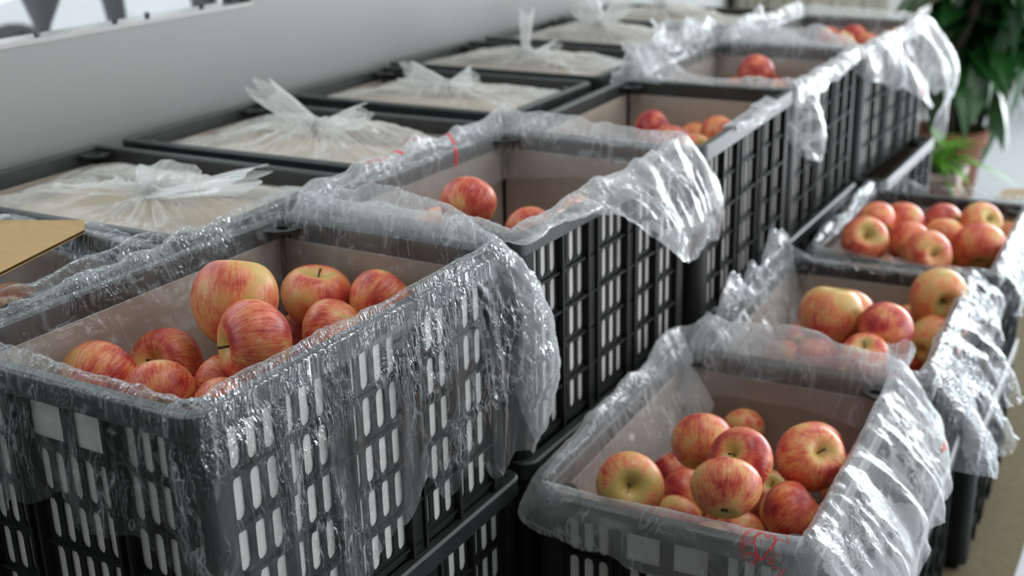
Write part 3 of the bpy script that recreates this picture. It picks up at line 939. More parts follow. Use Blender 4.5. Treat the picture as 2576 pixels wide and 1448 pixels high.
BURIED = {
 'M1': [(-1.198, 0.0438, -0.142), (-1.089, -0.0258, -0.1434), (-1.242, 0.1746, -0.1426), (-1.141, 0.1655, -0.1511), (-1.251, -0.1156, -0.1609), (-1.245, -0.0185, -0.179), (-1.171, -0.1043, -0.1632), (-1.163, -0.0255, -0.1678), (-1.207, 0.0841, -0.2106), (-1.098, 0.0147, -0.212), (-1.186, 0.1824, -0.2159), (-1.266, -0.0766, -0.2295), (-1.257, 0.0212, -0.2476), (-1.154, -0.0753, -0.2361), (-1.173, 0.0147, -0.2364)],
 'M2': [(-1.092, 0.5863, -0.1527), (-1.213, 0.5199, -0.1467), (-1.084, 0.7252, -0.1673), (-1.092, 0.6278, -0.2213), (-1.216, 0.5614, -0.2153), (-1.082, 0.7667, -0.2359)],
 'M3': [(-1.182, 1.264, -0.1487), (-1.12, 1.212, -0.1503), (-1.051, 1.311, -0.1522), (-1.054, 1.171, -0.1508), (-1.177, 1.305, -0.2172), (-1.115, 1.253, -0.2189), (-1.023, 1.329, -0.2251), (-1.048, 1.212, -0.2194)],
 'M4': [(-1.13, 1.728, -0.1389), (-1.276, 1.868, -0.1831), (-1.19, 1.871, -0.1788), (-1.123, 1.769, -0.2075), (-1.223, 1.869, -0.2517)],
 'M5': [(-1.155, 2.444, -0.1251), (-1.06, 2.435, -0.1208), (-1.189, 2.444, -0.198), (-1.093, 2.436, -0.1937)],
 'R1': [(-0.8074, 0.3382, -0.4359), (-0.726, 0.3808, -0.4395), (-0.6692, 0.5269, -0.4382), (-0.653, 0.3185, -0.4371), (-0.8247, 0.5957, -0.5357), (-0.8524, 0.5047, -0.527), (-0.7137, 0.5169, -0.5404), (-0.6641, 0.6923, -0.5498), (-0.7621, 0.6591, -0.5355), (-0.8033, 0.3795, -0.5045), (-0.6983, 0.3994, -0.5124), (-0.66, 0.5674, -0.5068), (-0.6246, 0.3362, -0.51), (-0.846, 0.6524, -0.5882), (-0.7808, 0.7168, -0.588)],
 'R2': [(-0.7204, 0.9732, -0.4192), (-0.7152, 1.062, -0.4204), (-0.6258, 0.959, -0.4247), (-0.6368, 1.207, -0.4662), (-0.6376, 0.8789, -0.424), (-0.7201, 0.8939, -0.4137), (-0.8445, 1.237, -0.5331), (-0.855, 1.147, -0.5258), (-0.7097, 1.013, -0.4878), (-0.704, 1.102, -0.489), (-0.6133, 0.9986, -0.4933), (-0.6236, 1.246, -0.5347), (-0.6258, 0.9187, -0.4926), (-0.7539, 0.927, -0.4785)],
 'R3': [(-0.7951, 1.567, -0.4147), (-0.7546, 1.641, -0.4133), (-0.7438, 1.773, -0.4105), (-0.6112, 1.751, -0.3971), (-0.7904, 1.462, -0.399), (-0.7177, 1.536, -0.4085), (-0.6736, 1.684, -0.417), (-0.6633, 1.465, -0.4017), (-0.6449, 1.596, -0.4234), (-0.6807, 1.819, -0.525), (-0.7833, 1.607, -0.4833), (-0.742, 1.681, -0.4819), (-0.7752, 1.809, -0.4753), (-0.7789, 1.502, -0.4676), (-0.7048, 1.576, -0.4771), (-0.643, 1.697, -0.4899), (-0.6498, 1.504, -0.4703), (-0.6142, 1.609, -0.4963)],
}
CR = {'M1': 'nearest upper', 'M2': 'second', 'M3': 'third', 'M4': 'fourth', 'M5': 'farthest upper', 'R1': 'near right', 'R2': 'middle low', 'R3': 'far low'}
for k, rows in APPLES.items():
    for i, ((x, y, z, r, ax, ay, az), lab) in enumerate(zip(rows, APPLE_LABELS[k])):
        apple(x, y, z + RZ, r, (ax, ay, az), lab, 'apples in the %s crate' % CR[k], True, REDNESS[k][i], lab.startswith(('big yellow', 'tall')))
for k, rows in BURIED.items():
    for (x, y, z) in rows:
        v = Vector((arng.gauss(0, 1), arng.gauss(0, 1), arng.gauss(0, 1)))
        apple(x, y, z + RZ, .0405, v, 'apple buried under the top ones in the %s crate' % CR[k], 'buried apples of the %s crate' % CR[k], False)
# two apples half hidden under the cardboard flap
apple(-1.50, -.07, RZ - .085, .041, (.2, .3, .9), 'yellowish apple behind film under the cardboard flap', 'apples under the cardboard flap')
apple(-1.575, -.02, RZ - .095, .041, (.5, .3, -.6), 'dim apple deeper under the cardboard flap', 'apples under the cardboard flap')

# ------------------------------------------------------------------ plastic bags
def perimeter(n, s0=0.0, s1=4.0):
    """n points round the rim: position, outward normal, side parameter s (F 0-1, R 1-2, B 2-3, L 3-4)"""
    lens = [2 * A_, 2 * B_, 2 * A_, 2 * B_]
    cum = np.concatenate([[0], np.cumsum(lens)])
    def s2l(s):
        i = np.clip(np.floor(s).astype(int), 0, 3)
        return cum[i] + (s - i) * np.array(lens)[i]
    nd = 2400
    ld = np.linspace(0, cum[-1], nd, endpoint=False)
    i = np.searchsorted(cum, ld, side='right') - 1
    t = (ld - cum[i]) / np.array(lens)[i]
    cs = np.array([[-A_, -B_], [A_, -B_], [A_, B_], [-A_, B_], [-A_, -B_]])
    P = cs[i] + (cs[i + 1] - cs[i]) * t[:, None]
    Nn = np.array([[0, -1], [1, 0], [0, 1], [-1, 0]], float)[i]
    sg = np.fft.fftfreq(nd) * nd
    def blur(a, sig):
        k = np.exp(-.5 * (2 * math.pi * sg / nd * (sig / cum[-1] * nd)) ** 2)
        return np.real(np.fft.ifft(np.fft.fft(a, axis=0) * k[:, None], axis=0))
    P = blur(P, .010); Nn = blur(Nn, .020)
    Nn /= np.linalg.norm(Nn, axis=1)[:, None]
    if s0 == 0 and s1 == 4:
        lq = np.linspace(0, cum[-1], n, endpoint=False)
    else:
        lq = np.linspace(s2l(np.array([s0]))[0], s2l(np.array([s1]))[0], n)
    lm = lq % cum[-1]
    def samp(a):
        return np.stack([np.interp(lm, ld, a[:, c], period=cum[-1]) for c in range(a.shape[1])], 1)
    P, Nn = samp(P), samp(Nn)
    j = np.searchsorted(cum, lm, side='right') - 1
    j = np.clip(j, 0, 3)
    s = j + (lm - cum[j]) / np.array(lens)[j]
    return P, Nn / np.linalg.norm(Nn, axis=1)[:, None], s, lq


KEYS = ('di', 'ri', 'lift', 'top', 'ho', 'mid', 'ro', 'amp', 'hz', 'hi')
DEF = dict(di=.08, ri=.0, lift=.008, top=-.006, ho=.05, mid=.004, ro=.012, amp=1.0, hz=0.0, hi=0.0)


def catmull(ctrl, v):
    """ctrl (k, n, 2), v in 0..1 -> (len v, n, 2)"""
    k = ctrl.shape[0]
    c = np.concatenate([2 * ctrl[:1] - ctrl[1:2], ctrl, 2 * ctrl[-1:] - ctrl[-2:-1]], 0)
    x = v * (k - 1)
    i = np.minimum(np.floor(x).astype(int), k - 2)
    t = (x - i)[:, None, None]
    p0, p1, p2, p3 = c[i], c[i + 1], c[i + 2], c[i + 3]
    return .5 * (2 * p1 + (p2 - p0) * t + (2 * p0 - 5 * p1 + 4 * p2 - p3) * t ** 2 + (3 * p1 - p0 - 3 * p2 + p3) * t ** 3)


class Bag:
    def __init__(self, crate_key, stations, seed, nu=380, nv=84, s0=0.0, s1=4.0, fine=1.0, crumple=1.0):
        cx, cy, a, zb = PLACE[crate_key]
        self.mat = Matrix.Translation((cx, cy, zb + H)) @ Matrix.Rotation(a, 4, 'Z')
        closed = (s0 == 0 and s1 == 4)
        P, Nn, s, lq = perimeter(nu, s0, s1)
        st = sorted(stations, key=lambda q: q[0])
        ss = np.array([q[0] for q in st])
        par = {}
        for key in KEYS:
            val = np.array([q[1].get(key, DEF[key]) for q in st], float)
            y = np.interp(s, ss, val, period=4.0)
            if closed:
                f = np.fft.fftfreq(nu) * nu
                y = np.real(np.fft.ifft(np.fft.fft(y) * np.exp(-.5 * (f * 2 * math.pi * .006) ** 2)))
            par[key] = y
        rg = np.random.default_rng(seed)
        lu = lq * 1.0
        z0 = np.zeros_like(lu)
        # on a closed loop noise is taken round the loop in 3-D so that the seam does not show
        ang = lq / 1.84 * 2 * math.pi
        cx_, cy_ = np.cos(ang) * .293, np.sin(ang) * .293
        nz = lambda fr, sd: noise3(cx_ * fr, cy_ * fr, z0 + sd, seed + int(sd))
        ho = par['ho'] * (1 + .22 * nz(9, 1) + .12 * nz(26, 2))
        ro = par['ro'] + par['ho'] * .16 * nz(14, 3) * par['amp']
        lift = par['lift'] + (.006 + .35 * np.abs(par['lift'])) * (.5 * nz(12, 4) + .35 * nz(30, 5)) * par['amp']
        mid = par['mid'] + .010 * np.maximum(0, nz(16, 6)) * par['amp']
        di, ri, top = par['di'], par['ri'], par['top']
        ctrl = np.stack([
            np.stack([-.032 - ri, -di], 1),
            np.stack([-.0265 - .45 * ri, -.5 * di + .35 * lift], 1),
            np.stack([-.021 - .1 * ri, .0 + .55 * lift], 1),
            np.stack([top, lift + .0015], 1),
            np.stack([.006 + mid * .8, .15 * lift - .22 * ho], 1),
            np.stack([.006 + mid + .35 * ro, -.58 * ho], 1),
            np.stack([.004 + ro, -ho], 1)], 0)
        v = np.linspace(0, 1, nv)
        rz = catmull(ctrl, v)                                   # nv, nu, 2
        r, z = rz[..., 0], rz[..., 1]
        X = P[None, :, 0] + Nn[None, :, 0] * r
        Y = P[None, :, 1] + Nn[None, :, 1] * r
        Q = np.stack([X, Y, z], -1)
        # surface normal
        du = (np.roll(Q, -1, 1) - np.roll(Q, 1, 1)) if closed else np.gradient(Q, axis=1)
        dv = np.gradient(Q, axis=0)
        nn = np.cross(du, dv); nn /= np.linalg.norm(nn, axis=-1)[..., None] + 1e-12
        amp = par['amp'][None, :]
        hang = np.clip((v - .55) / .2, 0, 1)[:, None]
        # pull folds that run over the rim, crumples, fine crinkles
        cu, cv = cx_[None, :], cy_[None, :]
        vv = v[:, None]
        skew = .06 * noise3(cu * 8, cv * 8, vv * 2.5, seed + 40)
        folds = 1.5 * noise3((cu + skew) * 17, (cv + skew) * 17, vv * 1.6, seed + 7) + .45 * crumple * ridge((cu + skew) * 34, (cv + skew) * 34, vv * 2.6, seed + 17)
        folds2 = noise3((cu + skew) * 70, (cv + skew) * 70, vv * 4.0, seed + 8)
        cr = ridge(Q[..., 0] * 22, Q[..., 1] * 22, Q[..., 2] * 22, seed + 9) * .6 + ridge(Q[..., 0] * 47, Q[..., 1] * 47, Q[..., 2] * 47, seed + 10) * .35
        fi = ridge(Q[..., 0] * 110, Q[..., 1] * 110, Q[..., 2] * 110, seed + 11)
        room = .0016 + .0045 * hang
        d = amp * (room * folds + .35 * room * folds2 + .0024 * crumple * (cr - .1)) + .0004 * fi * fine * np.minimum(1.5, amp)
        pm = np.clip((noise3(cu * 16, cv * 16, vv * 3.0, seed + 21) - .05) * 4, 0, 1)
        d = d + fine * pm * (.0011 * ridge(Q[..., 0] * 60 + Q[..., 2] * 25, Q[..., 1] * 60 + Q[..., 2] * 25, Q[..., 2] * 28, seed + 22) + .0007 * ridge(Q[..., 0] * 120, Q[..., 1] * 120, Q[..., 2] * 60, seed + 23))
        Q = Q + nn * d[..., None]
        # keep the film off the crate: outside it may not sink into the wall, inside it may not cross the lining
        rel = Q[..., :2] - P[None]
        re = (rel * Nn[None]).sum(-1)
        outside = (vv > .5) & (Q[..., 2] < .0)
        fix = np.where(outside, np.maximum(0, .0035 - re), 0)
        inside = (vv < .45) & (Q[..., 2] < .001)
        fix = fix - np.where(inside, np.maximum(0, re + .0245), 0)
        Q[..., :2] += Nn[None] * fix[..., None]
        on = (np.abs(vv - .5) <= .2) & (re < .004) & (re > -.021)
        Q[..., 2] = np.where(on, np.maximum(Q[..., 2], .0012), Q[..., 2])
        self.Q, self.closed, self.s, self.v, self.lq = Q, closed, s, v, lq
        self.nu, self.nv = nu, nv
        o_ = np.clip((v - .38) / .12, 0, 1)[:, None]
        self.layers = (par['hz'][None] * o_ + par['hi'][None] * (1 - o_)) * (.75 + .6 * noise3(cu * 30, cv * 30, vv * 5, seed + 31))

    def mesh(self, name, mat):
        nv, nu = self.nv, self.nu
        verts = self.Q.reshape(-1, 3)
        k = nu if self.closed else nu - 1
        i = np.arange(nv - 1)[:, None]; j = np.arange(k)[None, :]
        j2 = (j + 1) % nu
        f = np.stack([i * nu + j, i * nu + j2, (i + 1) * nu + j2, (i + 1) * nu + j], -1).reshape(-1, 4)
        me = mesh_from(name, verts.tolist(), f.tolist(), [mat], True)
        at = me.attributes.new('layers', 'FLOAT', 'POINT')
        at.data.foreach_set('value', np.maximum(0, self.layers).reshape(-1))
        return me

    def at(self, s, dv, du=0.0):
        """point and normal on the film at side parameter s, profile position v, moved du metres along the rim"""
        js = np.argmin(np.abs(self.s - s)) + du / (self.lq[1] - self.lq[0])
        jv = dv * (self.nv - 1)
        j0, i0 = int(np.floor(js)), int(np.floor(np.clip(jv, 0, self.nv - 1.001)))
        fj, fi = js - j0, np.clip(jv, 0, self.nv - 1.001) - i0
        g = lambda i, j: self.Q[min(max(i, 0), self.nv - 1), j % self.nu]
        p = (g(i0, j0) * (1 - fj) + g(i0, j0 + 1) * fj) * (1 - fi) + (g(i0 + 1, j0) * (1 - fj) + g(i0 + 1, j0 + 1) * fj) * fi
        a = g(i0, j0 + 2) - g(i0, j0 - 2); b_ = g(i0 + 2, j0) - g(i0 - 2, j0)
        n = np.cross(a, b_); n /= np.linalg.norm(n) + 1e-12
        return p, n

    def along(self, s, v0, d):
        """profile position reached after walking d metres towards the hem from v0"""
        j = int(np.argmin(np.abs(self.s - s)))
        c = self.Q[:, j]
        ln = np.concatenate([[0], np.cumsum(np.linalg.norm(np.diff(c, axis=0), axis=1))])
        l0 = np.interp(v0, self.v, ln)
        return float(np.interp(l0 + d, ln, self.v))


def place_bag(key, bag, mat, label, group='clear plastic bags in the crates'):
    o = link('plastic_bag', bag.mesh('plastic_bag', mat))
    o.matrix_world = bag.mat
    tag(o, label, 'plastic bag', group)
    return o


def ribbon(mb, pts, nrm, w):
    pts = [Vector(p) for p in pts]; nrm = [Vector(n) for n in nrm]
    vs, fs = [], []
    for i, p in enumerate(pts):
        d = pts[min(i + 1, len(pts) - 1)] - pts[max(i - 1, 0)]
        sd = d.cross(nrm[i])
        if sd.length < 1e-9: sd = Vector((1, 0, 0))
        sd.normalize()
        vs += [p - sd * w / 2, p + sd * w / 2]
    for i in range(len(pts) - 1):
        fs.append((2 * i, 2 * i + 1, 2 * i + 3, 2 * i + 2))
    mb.add(vs, fs)


def print_on(bag, parent, s0, v0, strokes, name='red_print', width=.0013, off=.0011, flip=-1):
    """strokes: polylines in metres (x along the rim, y towards the inside) about the point (s0, v0)"""
    mb = MB()
    for stk in strokes:
        w = width
        if isinstance(stk, tuple): w, stk = stk
        dense = []
        for a, b in zip(stk[:-1], stk[1:]):
            n = max(1, int(math.hypot(b[0] - a[0], b[1] - a[1]) / .003))
            dense += [(a[0] + (b[0] - a[0]) * t / n, a[1] + (b[1] - a[1]) * t / n) for t in range(n)]
        dense.append(stk[-1])
        ps, ns = [], []
        for x, y in dense:
            p, n = bag.at(s0, bag.along(s0, v0, -y), x)
            ps.append(p + n * off * flip); ns.append(n)
        ribbon(mb, ps, ns, w)
    o = link(name, mb.mesh(name, M['red_ink']), parent)
    o['label'] = 'red print'
    return o


def arc(cx, cy, r, a0, a1, n=28, ry=None):
    return [(cx + r * math.cos(math.radians(a0 + (a1 - a0) * k / n)), cy + (ry or r) * math.sin(math.radians(a0 + (a1 - a0) * k / n))) for k in range(n + 1)]


F_ = lambda t, **k: (t, k)
R_ = lambda t, **k: (1 + t, k)
K_ = lambda t, **k: (2 + t, k)
L_ = lambda t, **k: (3 + t, k)

BAGS = {}
BAGS['M1'] = Bag('M1', [
    F_(.0, ho=.10, di=.09, lift=.02, hz=.08, hi=.06, ri=.02), F_(.2, ho=.16, lift=.018, hz=.03, hi=.05, ri=.02), F_(.5, ho=.13, lift=.008, hz=.01), F_(.8, ho=.14, lift=.006, ri=.01), F_(.97, ho=.17, lift=.006),
    R_(.1, ho=.22, mid=.004, ro=.010, amp=.5), R_(.25, ho=.28, mid=.004, ro=.010, amp=.45), R_(.6, ho=.285, mid=.005, ro=.010, lift=.007, amp=.5), R_(.85, ho=.275, mid=.008, ro=.014, lift=.010, amp=.8),
    R_(.93, ho=.27, mid=.018, ro=.022, lift=.014, amp=1.2, hz=.10), R_(.985, ho=.27, mid=.040, ro=.042, lift=.020, amp=1.7, hz=.26),
    K_(.06, ho=.22, mid=.030, ro=.030, lift=.026, amp=1.5, hz=.26, hi=.12), K_(.18, ho=.05, lift=.040, ro=.03, di=.06, hz=.20, hi=.16), K_(.5, ho=.03, lift=.056, ro=.03, di=.05, hz=.14, hi=.14), K_(.8, ho=.035, lift=.046, ro=.03, di=.06, hz=.10, hi=.12),
    L_(.03, ho=.05, lift=.03, ro=.03, hz=.12, hi=.08), L_(.3, ho=.05, lift=.022, ro=.05, mid=.012, hz=.10, hi=.06, ri=.02), L_(.6, ho=.05, lift=.016, ro=.05, mid=.012, hz=.10, hi=.06, ri=.02), L_(.9, ho=.06, lift=.012, ro=.03, hz=.06, hi=.06)], 101, nu=900, nv=190, fine=1.5)
BAGS['M2'] = Bag('M2', [
    F_(.0, ho=.03, lift=.02, ro=.02), F_(.4, ho=.02, lift=.012, ri=.02), F_(.85, ho=.01, lift=.012, ri=.03, di=.06),
    R_(.02, ho=.004, lift=.006, top=-.012, ro=-.008, ri=.02), R_(.30, ho=.004, lift=.012, top=-.012, ro=-.008, ri=.03, di=.06), R_(.40, ho=.03, lift=.022, ro=.03, ri=.03),
    R_(.52, ho=.075, lift=.02, ro=.065, mid=.02, amp=1.3), R_(.66, ho=.115, lift=.016, ro=.075, mid=.03, amp=1.4), R_(.82, ho=.11, lift=.016, ro=.055, mid=.03, amp=1.4), R_(.97, ho=.12, lift=.02, ro=.035, mid=.03),
    K_(.06, ho=.05, lift=.022, ro=.04), K_(.5, ho=.035, lift=.038, ro=.04, di=.06), K_(.9, ho=.04, lift=.042, ro=.04),
    L_(.1, ho=.04, lift=.034, ro=.03), L_(.5, ho=.05, lift=.030, ro=.03, amp=1.3), L_(.9, ho=.04, lift=.026, ro=.02)], 202, nu=420, crumple=.55)
BAGS['M3'] = Bag('M3', [R_(.3, ho=.004, lift=-.02, top=-.02, ro=-.02, di=.07, ri=.01), R_(.5, ho=.006, lift=.012, top=-.012, ro=-.010, di=.07, ri=.03, amp=1.3), R_(.72, ho=.005, lift=.006, top=-.014, ro=-.010, ri=.02)], 303, nu=120, s0=1.30, s1=1.74)
BAGS['M4'] = Bag('M4', [
    F_(.02, ho=.012, lift=.055, ro=.03, amp=2.4, ri=.05), F_(.18, ho=.012, lift=.05, ro=-.005, amp=2.2, ri=.06, di=.04), F_(.35, ho=.006, lift=.022, ro=-.008, ri=.05, di=.04), F_(.6, ho=.004, lift=.008, top=-.012, ro=-.008, ri=.03), F_(.88, ho=.02, lift=.016, ro=.0, ri=.03),
    R_(.0, ho=.13, lift=.012, mid=.020, ro=.045, amp=1.8), R_(.10, ho=.135, lift=.012, mid=.020, ro=.045, amp=1.8), R_(.2, ho=.03, lift=.008, ro=.01), R_(.9, ho=.02, lift=.010, ro=.01),
    K_(.1, ho=.03, lift=.03, ro=.01, amp=1.6), K_(.4, ho=.02, lift=.045, ro=.01, amp=1.8, di=.05), K_(.9, ho=.03, lift=.05, amp=2),
    L_(.3, ho=.04, lift=.065, ro=.06, amp=2.4, mid=.02), L_(.7, ho=.04, lift=.060, ro=.075, amp=2.6, mid=.02)], 404)
BAGS['M5'] = Bag('M5', [
    F_(.05, ho=.03, lift=.04, amp=2), F_(.3, ho=.02, lift=.04, amp=1.8, ri=.03), F_(.55, ho=.012, lift=.018, ri=.02), F_(.95, ho=.05, lift=.008),
    R_(.08, ho=.09, lift=.008, ro=.02, mid=.01), R_(.3, ho=.13, lift=.008, ro=.05, mid=.02, amp=1.4), R_(.5, ho=.17, lift=.010, ro=.08, mid=.03, amp=1.4), R_(.68, ho=.17, lift=.012, ro=.10, mid=.05, amp=1.3), R_(.8, ho=.30, lift=.014, ro=.07, mid=.06, amp=1.2), R_(.95, ho=.19, lift=.016, ro=.09, mid=.06),
    K_(.05, ho=.15, lift=.016, ro=.06, mid=.04), K_(.3, ho=.04, lift=.018, ro=.02), K_(.7, ho=.04, lift=.022), L_(.2, ho=.04, lift=.04, amp=1.8), L_(.7, ho=.04, lift=.045, amp=1.9)], 505, crumple=.5)
BAGS['R1'] = Bag('R1', [
    F_(.03, ho=.045, lift=.012, ro=.008, mid=.012, di=.08, ri=.01), F_(.25, ho=.055, lift=.008, ri=.02, mid=.006), F_(.55, ho=.06, lift=.010, ri=.025, amp=.5), F_(.70, ho=.065, lift=.008, ri=.02, amp=.25), F_(.88, ho=.070, lift=.008, ri=.02, amp=.25), F_(.96, ho=.10, lift=.012, ro=.03, mid=.02),
    R_(.06, ho=.13, lift=.014, ro=.070, mid=.035, amp=1.1, ri=.015), R_(.25, ho=.15, lift=.012, ro=.095, mid=.05, amp=1.2), R_(.45, ho=.12, lift=.012, ro=.085, mid=.04, amp=1.2), R_(.7, ho=.12, lift=.016, ro=.10, mid=.05, amp=1.1), R_(.95, ho=.10, lift=.04, ro=.055, mid=.04, amp=1.4),
    K_(.1, ho=.04, lift=.045, ro=.02, amp=1.3), K_(.4, ho=.02, lift=.052, ro=.02, di=.06), K_(.75, ho=.03, lift=.058, ro=.02, di=.06),
    K_(.97, ho=.04, lift=.05, ro=.02, ri=.04), L_(.15, ho=.04, lift=.045, ro=.015, ri=.06, di=.07), L_(.35, ho=.04, lift=.036, ro=.015, ri=.05), L_(.7, ho=.045, lift=.026, ro=.012, ri=.0, mid=.006), L_(.93, ho=.05, lift=.02, ro=.012, mid=.012)], 606, nu=480, crumple=.45)
BAGS['R2'] = Bag('R2', [
    F_(.03, ho=.04, lift=.05, amp=2.0, ri=.05, hz=.12, hi=.16), F_(.3, ho=.02, lift=.03, amp=1.6, ri=.04), F_(.6, ho=.02, lift=.02, amp=1.5, ri=.03), F_(.9, ho=.06, lift=.02, amp=1.8, ri=.06, hz=.06, hi=.12),
    R_(.05, ho=.15, lift=.018, ro=.09, mid=.04, amp=2.1, ri=.06, hz=.10, hi=.12), R_(.3, ho=.14, lift=.016, ro=.10, mid=.04, amp=2.1, ri=.02), R_(.6, ho=.13, lift=.016, ro=.08, mid=.04, amp=2.0), R_(.9, ho=.10, lift=.016, ro=.06, mid=.03, amp=1.8),
    K_(.06, ho=.03, lift=.008, ro=.01, di=.05), K_(.3, ho=.003, lift=-.012, top=-.018, ro=-.016, di=.05), K_(.8, ho=.003, lift=-.006, top=-.018, ro=-.016, di=.05), K_(.96, ho=.02, lift=.03, ro=.0, amp=1.6),
    L_(.06, ho=.03, lift=.07, ro=.02, amp=1.9, ri=.02, hz=.10, hi=.10), L_(.35, ho=.035, lift=.06, ro=.035, amp=2.1, ri=.04, hz=.14, hi=.12), L_(.7, ho=.035, lift=.065, ro=.04, amp=2.1, ri=.06, hz=.14, hi=.16)], 707)
BAGS['R3'] = Bag('R3', [
    F_(.05, ho=.02, lift=.012, ri=.01), F_(.4, ho=.008, lift=.006, top=-.01, ro=-.004, di=.07, ri=.015), F_(.8, ho=.008, lift=.005, top=-.01, ro=-.004, ri=.015),
    R_(.02, ho=.08, lift=.012, ro=.04, mid=.02, amp=1.4), R_(.5, ho=.12, lift=.016, ro=.06, mid=.03, amp=1.5), R_(.95, ho=.08, lift=.018, ro=.04, amp=1.4),
    K_(.1, ho=.03, lift=.016), K_(.6, ho=.03, lift=.018), K_(.95, ho=.04, lift=.028, amp=1.6), L_(.2, ho=.03, lift=.03, amp=1.7, ri=.01), L_(.6, ho=.03, lift=.03, amp=1.6, ri=.01), L_(.95, ho=.03, lift=.022, amp=1.4)], 808)
BLAB = {'M1': ('film', 'clear crinkled plastic bag turned down over the nearest apple crate'), 'M2': ('film_soft', 'clear bag with hanging loop on the second crate'),
        'M3': ('film_soft', 'scrap of white film inside the right rim of the third crate'), 'M4': ('film_soft', 'crumpled shiny bag on the fourth crate, tail hanging at its corner'),
        'M5': ('film_soft', 'white bag hanging wide over the farthest crate beside the plants'), 'R1': ('film_soft', 'milky bag with red print over the near right crate'),
        'R2': ('film', 'crumpled glittering bag on the middle low crate'), 'R3': ('film', 'bag lining the far low crate, shiny along its rim')}
BOBJ = {k: place_bag(k, BAGS[k], M[BLAB[k][0]], BLAB[k][1]) for k in BAGS}

# red print: logo and lettering on the near right bag
logo = [(.0010, arc(0, 0, .029, 20, 218, 44)), (.0008, arc(0, 0, .0265, 95, 200, 30)),
        (.0018, [(-.006, -.012), (-.010, -.004), (-.013, .004), (-.013, .012), (-.009, .018), (-.003, .017), (.001, .013), (.005, .017), (.010, .015), (.011, .008), (.007, .000), (.003, -.008), (.001, -.014), (-.003, -.015), (-.006, -.012)]),
        (.0012, arc(.010, -.013, .0035, 0, 360, 14)), (.0011, arc(.0175, .004, .009, 70, 270, 16)),
        (.0012, arc(-.014, -.018, .008, -40, 150, 18)), (.0008, arc(-.014, -.018, .0055, 0, 360, 16)),
        (.0008, [(-.026, -.006), (-.022, .004), (-.016, .010), (-.012, .013)]), (.0008, [(-.022, -.008), (-.019, .0), (-.014, .006)]),
        (.0010, [(.012, -.022), (.017, -.016), (.022, -.018), (.020, -.024)]), (.0010, [(.018, -.028), (.024, -.022), (.027, -.014)])]
print_on(BAGS['R1'], BOBJ['R1'], .84, .60, logo)


def glyph_strokes(ch, cx, cy, h, rot=0.0):
    """simple brush strokes for the printed characters"""
    G = {'\u6c34': [[(.5, 1), (.5, .0), (.38, .1)], [(.08, .72), (.40, .72), (.10, .22)], [(.90, .82), (.60, .55)], [(.52, .60), (.95, .10)]],
         '\u9c9c': [[(.22, 1), (.05, .78)], [(.18, .9), (.42, .9), (.34, .76)], [(.10, .74), (.44, .74), (.44, .34), (.10, .34), (.10, .74)], [(.10, .54), (.44, .54)], [(.27, .74), (.27, .34)], [(.04, .18), (.50, .20)],
                    [(.62, .98), (.68, .86)], [(.90, .98), (.82, .86)], [(.58, .80), (.96, .80)], [(.60, .58), (.94, .58)], [(.54, .34), (1., .34)], [(.77, .82), (.77, .0)]],
         '\u679c': [[(.2, .95), (.8, .95), (.8, .55), (.2, .55), (.2, .95)], [(.2, .75), (.8, .75)], [(.5, .95), (.5, .0)], [(.05, .42), (.95, .42)], [(.48, .40), (.10, .05)], [(.52, .40), (.92, .05)]]}
    out = []
    c, s = math.cos(rot), math.sin(rot)
    for st in G[ch]:
        out.append([(cx + ((x - .5) * c - (y - .5) * s) * h, cy + ((x - .5) * s + (y - .5) * c) * h) for x, y in st])
    return out


txt = glyph_strokes('\u9c9c', -.031, .026, .012, .55) + glyph_strokes('\u6c34', -.015, .038, .012, .25) + glyph_strokes('\u679c', .004, .043, .012, -.05)
print_on(BAGS['R1'], BOBJ['R1'], .84, .60, txt, 'red_lettering', .0010)
print_on(BAGS['R1'], BOBJ['R1'], 1.86, .80, [(.0025, [(-.012, 0), (.0, .002), (.010, .001)]), (.004, [(.0, -.004), (.008, -.003)]), (.002, [(.022, .03), (.020, .016)]), (.002, [(.022, -.002), (.024, -.010)])])
# red strokes on the second bag's left side
print_on(BAGS['M2'], BOBJ['M2'], 3.62, .56, [(.006, [(.050, .0), (.030, .004), (.004, .001)]), (.005, [(.004, .001), (-.018, .008), (-.032, .022)]), (.005, [(-.050, .004), (-.066, .008)]), (.005, [(-.078, .002), (-.094, .008)])])
print_on(BAGS['M2'], BOBJ['M2'], 3.31, .40, [(.005, [(.0, .016), (.004, .004), (.001, -.012)]), (.006, [(.004, .052), (.002, .034), (.004, .020)])])
print_on(BAGS['M5'], BOBJ['M5'], 1.40, .93, [(.008, [(-.004, .012), (.004, .0), (.006, -.010)])])


